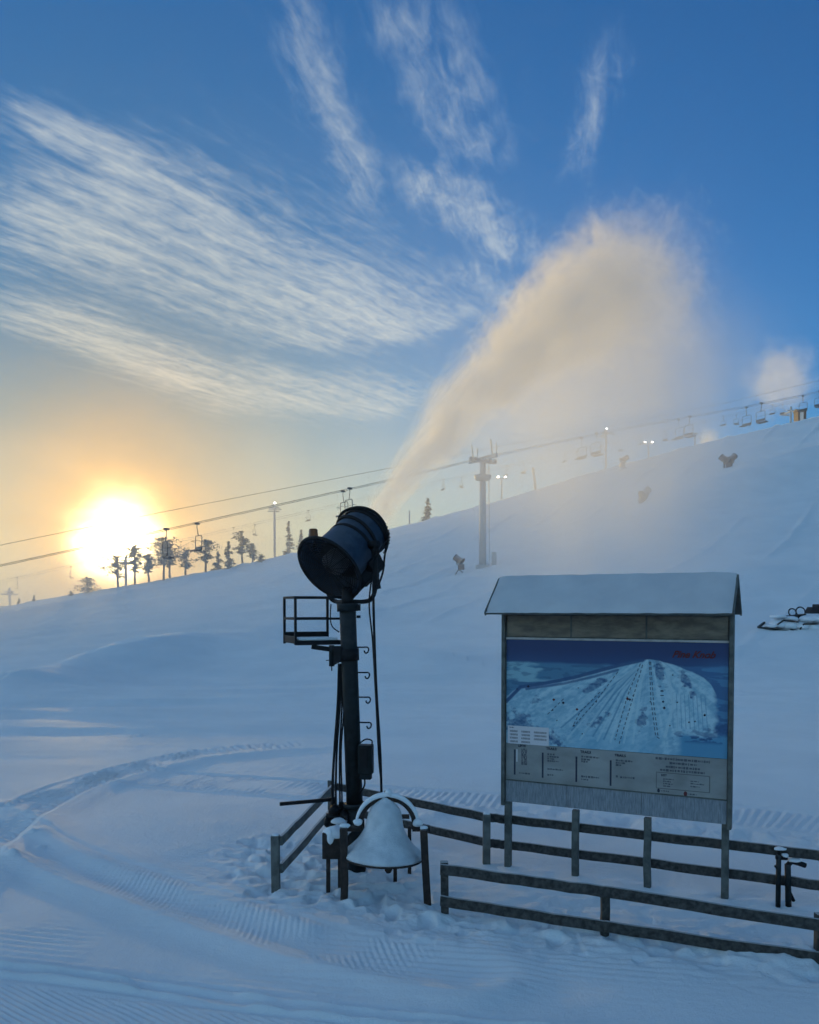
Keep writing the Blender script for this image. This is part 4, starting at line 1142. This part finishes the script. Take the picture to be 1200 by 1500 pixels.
for i, (px, lat, lab) in enumerate(CH):
    c = chair if i == 0 else copy_tree(chair)
    put(c, rope_pt(px, lat, dy=-1.0 if lat > 0 else 1.0), RZ + random.uniform(-.12, .12) + (0 if lat > 0 else math.pi), lab, "chairs on the near chairlift", 0.85 if px > 1150 else 1.0)

# second lift behind the ridge
OB = Vector((0, 160, 0)); DB = Vector((0.97, 0.243, 0)).normalized(); NB = Vector((DB.y, -DB.x, 0))
r2 = lambda px: 790 - 0.229 * (px - 268)
def rope2_pt(px, lat, dy=0.0):
    p = on_line(px, OB, DB, lat, NB); return Vector((p.x, p.y, at(px, r2(px) + dy, p.y).z))
for lat, d, w in ((1.6, 0, "near"), (-1.6, 3, "far")):
    cable("haul_rope", [rope2_pt(x, lat, d) for x in xs], 0.022, w + " rope of the small background chairlift beyond the ridge", "ropes of the background chairlift")
C2 = [(1142, "small chair left of the hut, right one of two, beyond the ridge"), (1127, "small chair left of the hut, left one of two, beyond the ridge"), (1075, "small chair beyond the ridge, right of the short post with a cap"), (1056, "small chair beyond the ridge between the cone of mist and the dark pair"),
      (972, "tiny chair low beside the right side of the twin floodlight"), (936, "small chair just left of the twin floodlight"), (907, "small chair just right of the lamp-topped tower on the ridge"),
      (826, "small chair left of the misty chair pair, beyond the ridge"), (766, "small chair between the leaning post and the lit lamp pair"), (741, "small chair right above the lamp pair beside the misty tower"), (676, "small chair just left of the big misty tower"),
      (649, "small chair above the misty conifer, left of the big tower"), (566, "small chair at the foot of the plume near the gun outlet"), (452, "small chair above the snow gun beacon"), (374, "small chair left of the slim lamp-topped tower"), (343, "small chair above the cone-shaped pine"),
      (266, "small chair between the two pines right of the sun"), (152, "tiny chair below the sun, left of the leaning pine"), (105, "small chair hanging below the left edge of the sun glare"), (26, "small chair at the far left beside the leftmost lift tower")]
for i, (px, lab) in enumerate(C2):
    c = copy_tree(chair)
    put(c, rope2_pt(px, 1.6 if i % 2 else -1.6, 0 if i % 2 else 3), RZ + random.uniform(-.2, .2) + (math.pi if i % 2 else 0), lab, "chairs on the background chairlift", 0.8)
def small_tower(px, ytop_, Yd, lab, lamp=True, armw=1.7, r=.20, group="small lift towers on the ridge"):
    p = at(px, ytop_, Yd); b = Vector((p.x, p.y, hz(p.x, p.y)))
    t = thing("lift_tower", tuple(b), lab, "lift tower", group)
    m = MB(); m.tube([b + Vector((0, 0, -1)), p], [r * 1.2, r], 12); m.build("pole", M_galv, t)
    za = p.z - 0.9
    m = MB(); m.beam(Vector((p.x, p.y, za)) - NB * armw, Vector((p.x, p.y, za)) + NB * armw, .28, .3); m.beam(Vector((p.x - .8, p.y, za + .25)), Vector((p.x + .8, p.y, za + .25)), .22, .2); m.build("crossarm", M_galv, t)
    for sg in (-1, 1):
        m = MB(); c = Vector((p.x, p.y, za - .25)) + NB * armw * sg; m.beam(c - DB * 1.1, c + DB * 1.1, .1, .22); m.build("sheave_train", M_galv, t)
    if lamp:
        m = MB(); m.blob(p + Vector((.1, -.1, .15)), .22, .22, .16, 1, 12, 8, .02); m.build("lamp", M_lamp, t)
    return t
small_tower(402, 738, 150, "slim lamp-topped lift tower left of the snow gun, standing on the ridge")
small_tower(888, 629, 158, "lamp-topped lift tower in the mist under the end of the plume")
small_tower(14, 861, 150, "short lift tower on the ridge at the left photo edge", lamp=False)
small_tower(184, 815, 140, "lift tower with a wide crossarm among the pines in front of the sun", lamp=False, armw=2.2)
small_tower(1159, 596, 160, "small dark lift tower beside the hut at top right", lamp=False)

def lamp_post(px, yt, yb, Yd, lab, n=2):
    p = at(px, yt, Yd); zb_ = min(at(px, yb, Yd).z, hz(p.x, p.y)); b = Vector((p.x, p.y, zb_))
    t = thing("lamp_post", tuple(b), lab, "lamp post")
    m = MB(); m.tube([b + Vector((0, 0, -1)), p], .13, 10); m.build("pole", M_galv, t)
    m = MB(); m.beam(p + Vector((-.75, 0, 0)), p + Vector((.75, 0, 0)), .12, .12); m.build("bracket", M_galv, t)
    for k in range(n):
        x = -.6 + 1.2 * k
        m = MB(); m.abox(p + Vector((x - .28, -.15, .05)), p + Vector((x + .28, .2, .45))); l = m.build("lamp_head", M_galv, t, .04)
        m = MB(); m.blob(p + Vector((x, -.16, .25)), .22, .10, .17, 2, 12, 8, .0); m.build("lamp", M_lamp, l)
lamp_post(950, 650, 682, 142, "lit twin floodlight on a pole on the ridge, right of the plume")
lamp_post(735, 701, 733, 142, "lit twin floodlight on a pole right of the big misty tower")
def post(name, px0, y0, px1, y1, Yd, lab, r=.12, cap=False):
    a_, b_p = at(px0, y0, Yd), at(px1, y1 + 4, Yd)
    b_p.z = min(b_p.z, hz(b_p.x, b_p.y) - .3)
    m = MB(); m.tube([b_p, a_], r, 10)
    if cap: m.beam(a_ + Vector((-.9, 0, 0)), a_ + Vector((.5, 0, .1)), .3, .25)
    return tag(m.build(name, M_galv), lab, "post")
post("leaning_post", 781, 685, 788, 713, 140, "leaning bare post on the ridge right of the big misty tower", .22)
post("capped_post", 1018, 636, 1019, 655, 142, "short post with a hooded cap on the ridge right of the chair pair", .16, True)
post("marker_post", 600, 748, 600, 768, 138, "thin post on the ridge near the gun outlet", .13)

# hut at the top of the slope
hp = at(1172, 615, 150); hb_ = hz(hp.x, hp.y)
hut = thing("lift_hut", (hp.x, hp.y, hb_), "tiny lift hut with a pale front at the top of the slope", "hut")
zt_ = at(1172, 603, 150).z; zb_ = at(1172, 616, 150).z
m = MB(); m.abox((hp.x - .7, hp.y - .9, hb_ - .5), (hp.x + .7, hp.y + .9, zt_)); hw = m.build("hut_wall", M_hut, hut)
m = MB(); m.abox((hp.x - .4, hp.y - .95, zb_ - .5), (hp.x + .2, hp.y - .9, zt_ - .3)); m.build("hut_door", M_hutw, hw)
m = MB(); m._add([Vector((hp.x + a, hp.y + b, c)) for a, b, c in ((-.85, -1.1, zt_ - .05), (.85, -1.1, zt_ - .05), (.85, 1.1, zt_ - .05), (-.85, 1.1, zt_ - .05), (-.85, 0, zt_ + .4), (.85, 0, zt_ + .4))], [(0, 1, 5, 4), (3, 4, 5, 2), (0, 4, 3), (1, 2, 5), (0, 3, 2, 1)]); m.build("hut_roof", M_hut, hut)

# fan guns out on the slope
def make_slope_gun():
    g = thing("fan_gun", (0, 0, 0), "fan gun", "fan gun")
    a = Vector((.80, .1, .58)).normalized(); c = Vector((0, 0, 1.75))
    m = MB(); m.lathe(c - a * .55, a, [(0, .62), (.08, .52), (.25, .44), (1.1, .40), (1.15, .36), (.25, .38), (0.02, .55), (0, .62)], 24); b = m.build("barrel", M_gunred, g)
    m = MB(); m.lathe(c - a * .50, a, [(0, .001), (0, .5), (.05, .5), (.05, .001)], 20); m.build("grille", M_mesh, b)
    m = MB(); m.lathe(c + a * .55, a, [(0, .44), (.1, .44), (.1, .36), (0, .36)], 20, closed=True); m.build("nozzle_ring", M_black, b)
    m = MB(); m.tube([(0, -.5, 1.75), (0, -.5, 1.15), (0, 0, 1.0), (0, .5, 1.15), (0, .5, 1.75)], .06, 8); m.tube([(0, 0, 1.05), (0, 0, .45)], .09, 8); m.build("fork", M_black, g)
    for an in (90, 210, 330):
        d = Vector((math.cos(math.radians(an)), math.sin(math.radians(an)), 0)); m = MB(); m.tube([Vector((0, 0, .5)), d * .9 + Vector((0, 0, -.15))], .06, 8); m.build("leg", M_black, g)
    m = MB(); m.abox((-.75, -.2, .45), (-.2, .3, 1.15)); m.build("control_box", M_gunred, g, .04)
    return g
sg = make_slope_gun()
for i, (px, py, rz, sc, lab) in enumerate(((672, 840, 2.6, .8, "fan gun in the mist, low on the slope left of the big lift tower"), (945, 744, .4, 1.05, "reddish fan gun on the slope above the sign roof, mid height"),
                                      (1061, 692, 2.9, 1.0, "left fan gun of the dark pair high on the right slope"), (1072, 690, .2, .95, "right fan gun of the dark pair high on the right slope"), (915, 689, .1, .95, "low fan gun on the ridge line under the lamp-topped tower"))):
    g = sg if i == 0 else copy_tree(sg)
    p = hit(px, py, 45); put(g, (p.x, p.y, p.z), rz, lab, "fan guns out on the slope", sc)

# ------------------------------------------------------------------ trees along the ridge
def tree(px, yt, yb, Yd, wpx, lab, kind, seed, name="pine_tree"):
    r = random.Random(seed)
    b = at(px, yb, Yd); b.z = min(b.z, hz(b.x, b.y))
    top = at(px, yt, Yd); h = top.z - b.z; hw = wpx / 2 / F * Yd
    t = thing(name, tuple(b), lab, "tree", "trees along the ridge")
    lean = Vector((r.uniform(-.04, .04) * h, 0, 0)); 
    P = lambda f: b + lean * f * f + Vector((0.05 * math.sin(f * 7 + seed), 0.04 * math.cos(f * 9), h * f))
    m = MB(); m.tube([P(k / 8) + Vector((0, 0, -.3 if k == 0 else 0)) for k in range(9)], [0.19 * (1 - .8 * k / 8) for k in range(9)], 8); m.build("trunk", M_bark, t)
    m = MB(); mb = MB()
    def tuft(c, d, L, n):
        for _ in range(n):
            o = c + d * r.uniform(-.9, 1) * L + Vector((r.uniform(-1, 1), r.uniform(-1, 1), r.uniform(-.6, .6))) * L * .5
            a_ = Vector((r.uniform(-1, 1), r.uniform(-1, 1), r.uniform(-.5, .5))).normalized(); e = a_.cross(Vector((r.uniform(-1, 1), r.uniform(-1, 1), 1))).normalized()
            s = r.uniform(.13, .30) * (h / 6) ** .5
            m._add([o - a_ * s, o + e * s * .45, o + a_ * s, o - e * s * .45], [(0, 1, 2, 3)])
    f = {'pine': .35, 'cone': .06, 'bush': .0}[kind]
    nb = 42 if kind != 'bush' else 30
    for k in range(nb):
        q = f + (1 - f) * (k + r.random()) / nb
        if kind == 'cone': L = hw * (1.05 - q) * r.uniform(.65, 1.1)
        elif kind == 'pine': L = hw * (0.35 + .9 * math.sin(math.pi * min(1, (q - f) / (1 - f) * .9 + .08))) * r.uniform(.35, 1.15)
        else: L = hw * math.sqrt(max(0.05, 1 - q * q)) * r.uniform(.5, 1.1)
        an = r.uniform(0, 6.283); d = Vector((math.cos(an), math.sin(an), r.uniform(-.25, .35)))
        if kind == 'pine' and r.random() < .18: continue
        s0 = P(min(q, .98)); mb.tube([s0, s0 + d * L * .6, s0 + d * L + Vector((0, 0, .1 * L))], [.045, .03, .012], 5)
        tuft(s0 + d * L * .45, d, L * .55, 34 if kind == 'pine' else 34)
    mb.build("limbs", M_bark, t)
    m.build("crown", M_needle, t)
    return t
for a in ((173, 815, 857, 128, 34, "low pine leaning left, directly in front of the sun", 'pine', 3), (198, 800, 855, 128, 28, "tall narrow pine standing against the sun disc", 'pine', 4),
          (240, 788, 847, 128, 54, "wide two-layered pine at the right edge of the sun glare", 'pine', 5), (249, 796, 845, 131, 28, "thinner pine stem just right of the wide two-layered pine", 'pine', 16), (301, 790, 835, 128, 38, "sparse pine below the chair on a long hanger", 'pine', 6),
          (335, 793, 836, 129, 26, "dense cone-shaped pine left of the slim lamp-topped tower", 'cone', 7), (355, 778, 830, 131, 22, "thin tall pine between the cone-shaped pine and the slim tower", 'pine', 8),
          (383, 812, 826, 129, 16, "small round bush at the foot of the slim lamp-topped tower", 'bush', 9), (423, 764, 818, 150, 34, "faint misty conifer right of the slim lamp-topped tower", 'cone', 10),
          (627, 729, 766, 140, 30, "faint misty conifer between the plume and the big tower", 'cone', 11), (128, 846, 868, 128, 46, "rounded bush clump low under the sun", 'bush', 12),
          (218, 812, 852, 131, 26, "ragged pine filling the gap right of the tall narrow pine", 'pine', 21), (272, 806, 842, 133, 26, "small pine midway between the wide pine and the sparse pine", 'pine', 22),
          (319, 808, 838, 132, 22, "short pine just left of the cone-shaped pine", 'cone', 23), (370, 796, 830, 134, 22, "faint pine just right of the thin tall pine", 'pine', 24), (442, 776, 812, 146, 26, "faint misty conifer nearest the snow gun, on its left", 'cone', 25),
          (50, 872, 886, 128, 8, "small sapling right of the leftmost lift tower", 'cone', 14), (27, 876, 889, 128, 7, "smallest sapling beside the leftmost lift tower", 'cone', 15), (104, 866, 873, 128, 8, "tiny shrub on the ridge left of the bush clump", 'bush', 17)):
    tree(*a, name="bush" if a[6] == 'bush' else "pine_tree")

# ------------------------------------------------------------------ snow-covered implement at the right edge
pe = hit(1150, 927, 30); YE = pe.y
imp = thing("snow_implement", (pe.x, pe.y, hz(pe.x, pe.y)), "snow-buried grooming implement with two dark hoops, half out of frame at the right", "implement")
E = lambda x, y, dy=0.0: at(x, y, YE + dy)
m = MB(); m.beam(E(1111, 919), E(1232, 935, -.2), .25, .12); m.beam(E(1111, 919), E(1120, 912, .4), .14, .12); m.beam(E(1135, 905, 1.6), E(1232, 912, 1.5), .2, .12); m.build("frame_beam", M_steel, imp)
for cx, cy, r_, nm in ((1161, 897, 5.5, 1), (1173, 896, 6.8, 2)):
    m = MB(); rr = r_ / F * YE; c = E(cx, cy, .5 * nm)
    m.tube([c + Vector((math.cos(k * math.pi / 10) * rr, .25 * math.sin(k * math.pi / 10) * rr, math.sin(k * math.pi / 10) * rr)) for k in range(20)], .045, 8, closed=True); m.build("hoop", M_black, imp)
m = MB(); m.box(E(1166, 904, .6), (.55, 0, .06), (0, .35, 0), (0, 0, .16)); m.box(E(1192, 894, .8), (.35, 0, 0), (0, .4, 0), (.1, 0, .22)); m.box(E(1203, 888, .8), (.4, 0, 0), (0, .4, 0), (0, 0, .13)); m.build("drive_unit", M_black, imp, .03)
m = MB(); 
for (x0, y0, x1, y1) in ((1139, 915, 1148, 909), (1148, 909, 1170, 911), (1172, 922, 1178, 914), (1178, 914, 1199, 914), (1194, 924, 1204, 929), (1158, 922, 1182, 926)):
    m.tube([E(x0, y0, -.3), E(x1, y1, -.3)], .05, 8)
m.build("hose_loop", M_black, imp)
m = MB()
for i, (x, y, rx, rz_) in enumerate(((1128, 917, .42, .14), (1141, 914, .6, .28), (1155, 916, .62, .34), (1140, 903, .5, .17), (1172, 917, .55, .30), (1188, 920, .6, .38), (1182, 907, .6, .24), (1196, 906, .6, .26), (1204, 920, .6, .4), (1212, 908, .7, .5), (1158, 906, .5, .15), (1224, 922, .8, .5))):
    m.blob(E(x, y, .25), rx, .6, rz_, i, amp=.12)
m.build("snow_load", M_packed, imp)

# ------------------------------------------------------------------ air: haze, drifting snow mist, plumes
def volmat(name, color, g, step):
    m, n, l = newmat(name); n.remove(n['Principled BSDF'])
    v = n.new('ShaderNodeVolumePrincipled'); v.inputs['Color'].default_value = color + (1,); v.inputs['Anisotropy'].default_value = g
    v.inputs['Density'].default_value = 0.0
    l.new(v.outputs[0], n['Material Output'].inputs['Volume'])
    m.cycles.volume_step_rate = step
    return m, NT(m.node_tree), v

mh, Th, vh = volmat("haze_air", (0.97, 0.98, 1.0), 0.2, 1.0)
vh.inputs['Density'].default_value = HAZE_D
m = MB(); m.abox((-1000, -1000, -35), (1000, 1000, 62)); hz_o = m.build("haze", mh); tag(hz_o, kind='stuff')

# plume from the big gun
AZ = math.radians(25.0)
mp_, Tp, vp = volmat("blown_snow", (1.0, 0.99, 0.97), 0.58, PL_STEP)
tc = Tp.n.new('ShaderNodeTexCoord').outputs['Object']
x, y, z = Tp.sep(tc)                                    # x along the throw, y across, z up (metres from the outlet)
s = Tp.m('MAXIMUM', Tp.div(x, 29.0), 0.0)
zc_n = Tp.sub(Tp.mul(s, 20.8), Tp.mul(Tp.mul(s, s), 8.0))
rr = Tp.add(0.20, Tp.mul(Tp.m('POWER', s, 1.1), 2.8))
# flow coordinates: along the throw, and across it in units of the local radius
nz3 = Tp.noise(Tp.vm('MULTIPLY', tc, (0.35, 0.6, 0.6)), 1.0, 2, 0.55, color=True)
wv = Tp.sep(Tp.vm('SUBTRACT', nz3, (.5, .5, .5)))
dy = Tp.div(Tp.add(y, Tp.mul(Tp.mul(rr, wv[0]), 1.6)), rr)
dz = Tp.div(Tp.mul(Tp.add(Tp.sub(z, zc_n), Tp.mul(Tp.mul(rr, wv[1]), 1.6)), 0.80), rr)
d2 = Tp.add(Tp.mul(dy, dy), Tp.mul(dz, dz))
core = Tp.m('EXPONENT', Tp.mul(d2, -1.1))
# torn streaks drawn out along the flow
fl = Tp.noise(Tp.xyz(Tp.mul(Tp.m('POWER', Tp.add(s, 0.02), 0.7), 13.0), Tp.mul(dy, 2.8), Tp.mul(dz, 2.8)), 1.0, 6, 0.70, 0.35)
er = Tp.sub(Tp.add(core, Tp.mul(Tp.sub(fl, 0.5), 2.9)), Tp.mul(Tp.ss(0.35, 1.25, s), 0.42))
tex = Tp.add(Tp.mul(Tp.ss(0.10, 0.95, er), 1.25), Tp.mul(core, 0.14))
fade = Tp.mul(Tp.ss(1.32, 0.60, s), Tp.ss(-0.001, 0.004, Tp.div(x, 29.0)))
tex = Tp.mul(tex, Tp.ss(0.03, 0.30, core))
jet = Tp.mul(Tp.mul(Tp.div(tex, Tp.add(rr, 0.10)), fade), PL_D)
# snow falling out of the throw as a curtain
below = Tp.mul(Tp.ss(0.3, -1.5, Tp.div(Tp.sub(z, zc_n), Tp.add(rr, .5))), Tp.ss(-6.0, 10.0, z))
cw = Tp.div(y, Tp.add(0.8, Tp.mul(s, 3.0)))
cur = Tp.mul(Tp.m('EXPONENT', Tp.mul(Tp.mul(cw, cw), -1.0)), below)
cur = Tp.mul(cur, Tp.mul(Tp.ss(0.02, 0.28, s), Tp.ss(1.25, 0.80, s)))
cn = Tp.noise(Tp.vm('MULTIPLY', tc, (0.35, 0.35, 0.13)), 1.0, 1, 0.55)
cur = Tp.mul(cur, Tp.mul(Tp.m('MAXIMUM', Tp.add(0.5, Tp.mul(Tp.sub(cn, .45), 2.5)), 0.1), CUR_D))
Tp.l.new(Tp.add(jet, cur), vp.inputs['Density'])
zc_py = lambda xx: 20.8 * (xx / 29) - 8.0 * (xx / 29) ** 2
m = MB(); vs = []; st = [0.0, 1.5, 4, 8, 14, 22, 30, 39]
for xx in st:
    r_ = 0.20 + 2.8 * (xx / 29) ** 1.1
    hwid = max(.45, 2.3 * r_, 2.0 * (.8 + 4.2 * xx / 29) if xx > 3 else 0); top = zc_py(xx) + 2.6 * r_ + .25
    bot = zc_py(xx) - 2.6 * r_ - .25
    if xx >= 1.5: bot = min(bot, zc_py(xx) - xx * 1.9)
    bot = max(bot, -5.6)
    vs += [(xx, -hwid, bot), (xx, hwid, bot), (xx, hwid, top), (xx, -hwid, top)]
fs = [(0, 1, 2, 3), tuple(len(vs) - 4 + k for k in (3, 2, 1, 0))]
for i in range(len(st) - 1):
    for k in range(4): fs.append((i * 4 + k, i * 4 + 4 + k, i * 4 + 4 + (k + 1) % 4, i * 4 + (k + 1) % 4))
m._add(vs, fs); plume = m.build("snow_plume", mp_)
plume.location = OUT - A * 0.05; plume.rotation_euler = (0, 0, math.pi / 2 - AZ)
tag(plume, "large sunlit plume of blown snow streaming up from the tall blue snow gun", "snow plume")

# mist hanging over the left and middle of the slope
mm_, Tm, vm_ = volmat("drifting_mist", (0.98, 0.96, 0.93), 0.3, MI_STEP)
tc = Tm.n.new('ShaderNodeTexCoord').outputs['Object']
x, y, z = Tm.sep(tc)
nz1 = Tm.noise(tc, 0.045, 2, 0.55)
hgt = Tm.m('EXPONENT', Tm.mul(Tm.m('MAXIMUM', Tm.sub(z, 2.0), 0.0), -1 / 18.0))
rx = Tm.add(x, Tm.mul(Tm.sub(nz1, .5), 40.0))
dens = Tm.mul(Tm.mul(hgt, Tm.ss(46.0, 4.0, rx)), Tm.mul(Tm.add(Tm.mul(Tm.ss(44.0, 80.0, y), MI_FRONT), Tm.ss(108.0, 145.0, y)), Tm.ss(207.0, 185.0, y)))
dens = Tm.mul(dens, Tm.mul(Tm.ss(49.0, 34.0, z), Tm.m('MAXIMUM', Tm.add(.6, Tm.mul(Tm.sub(nz1, .45), 3.0)), 0.1)))
dens = Tm.mul(dens, Tm.mul(Tm.ss(-175, -130, x), MI_D))
Tm.l.new(dens, vm_.inputs['Density'])
m = MB(); m.abox((-180, 42, -6), (52, 208, 50)); mist = m.build("snow_mist", mm_); tag(mist, kind='stuff')

# puffs from guns far up the slope
def puff(px, py, Yd, rx_, rz_, D, lab, nm="snow_plume", skew=0.0):
    m_, Tq, vq = volmat("far_puff", (0.97, 0.96, 0.95), 0.5, 0.35)
    tc = Tq.n.new('ShaderNodeTexCoord').outputs['Object']
    w = Tq.vm('SUBTRACT', Tq.noise(tc, 2.4 / rx_, 4, 0.6, color=True), (.5, .5, .5))
    q = Tq.vm('ADD', Tq.vm('DIVIDE', tc, (rx_, rx_, rz_)), Tq.vm('MULTIPLY', w, (1.3, 1.3, 1.3)))
    Tq.l.new(Tq.mul(Tq.ss(0.95, 0.15, Tq.vm('LENGTH', q)), D), vq.inputs['Density'])
    m = MB(); m.blob((0, 0, 0), rx_ * 1.35, rx_ * 1.35, rz_ * 1.35, 1, 20, 12, 0.0); o = m.build(nm, m_)
    o.location = at(px, py, Yd); return tag(o, lab, "snow plume")
puff(1143, 556, 175, 9.5, 9.5, 0.065, "round pale puff of blown snow above the hut at top right")
puff(1037, 648, 150, 2.6, 3.4, 0.35, "small cone-shaped puff of blown snow on the ridge right of the chair pair")
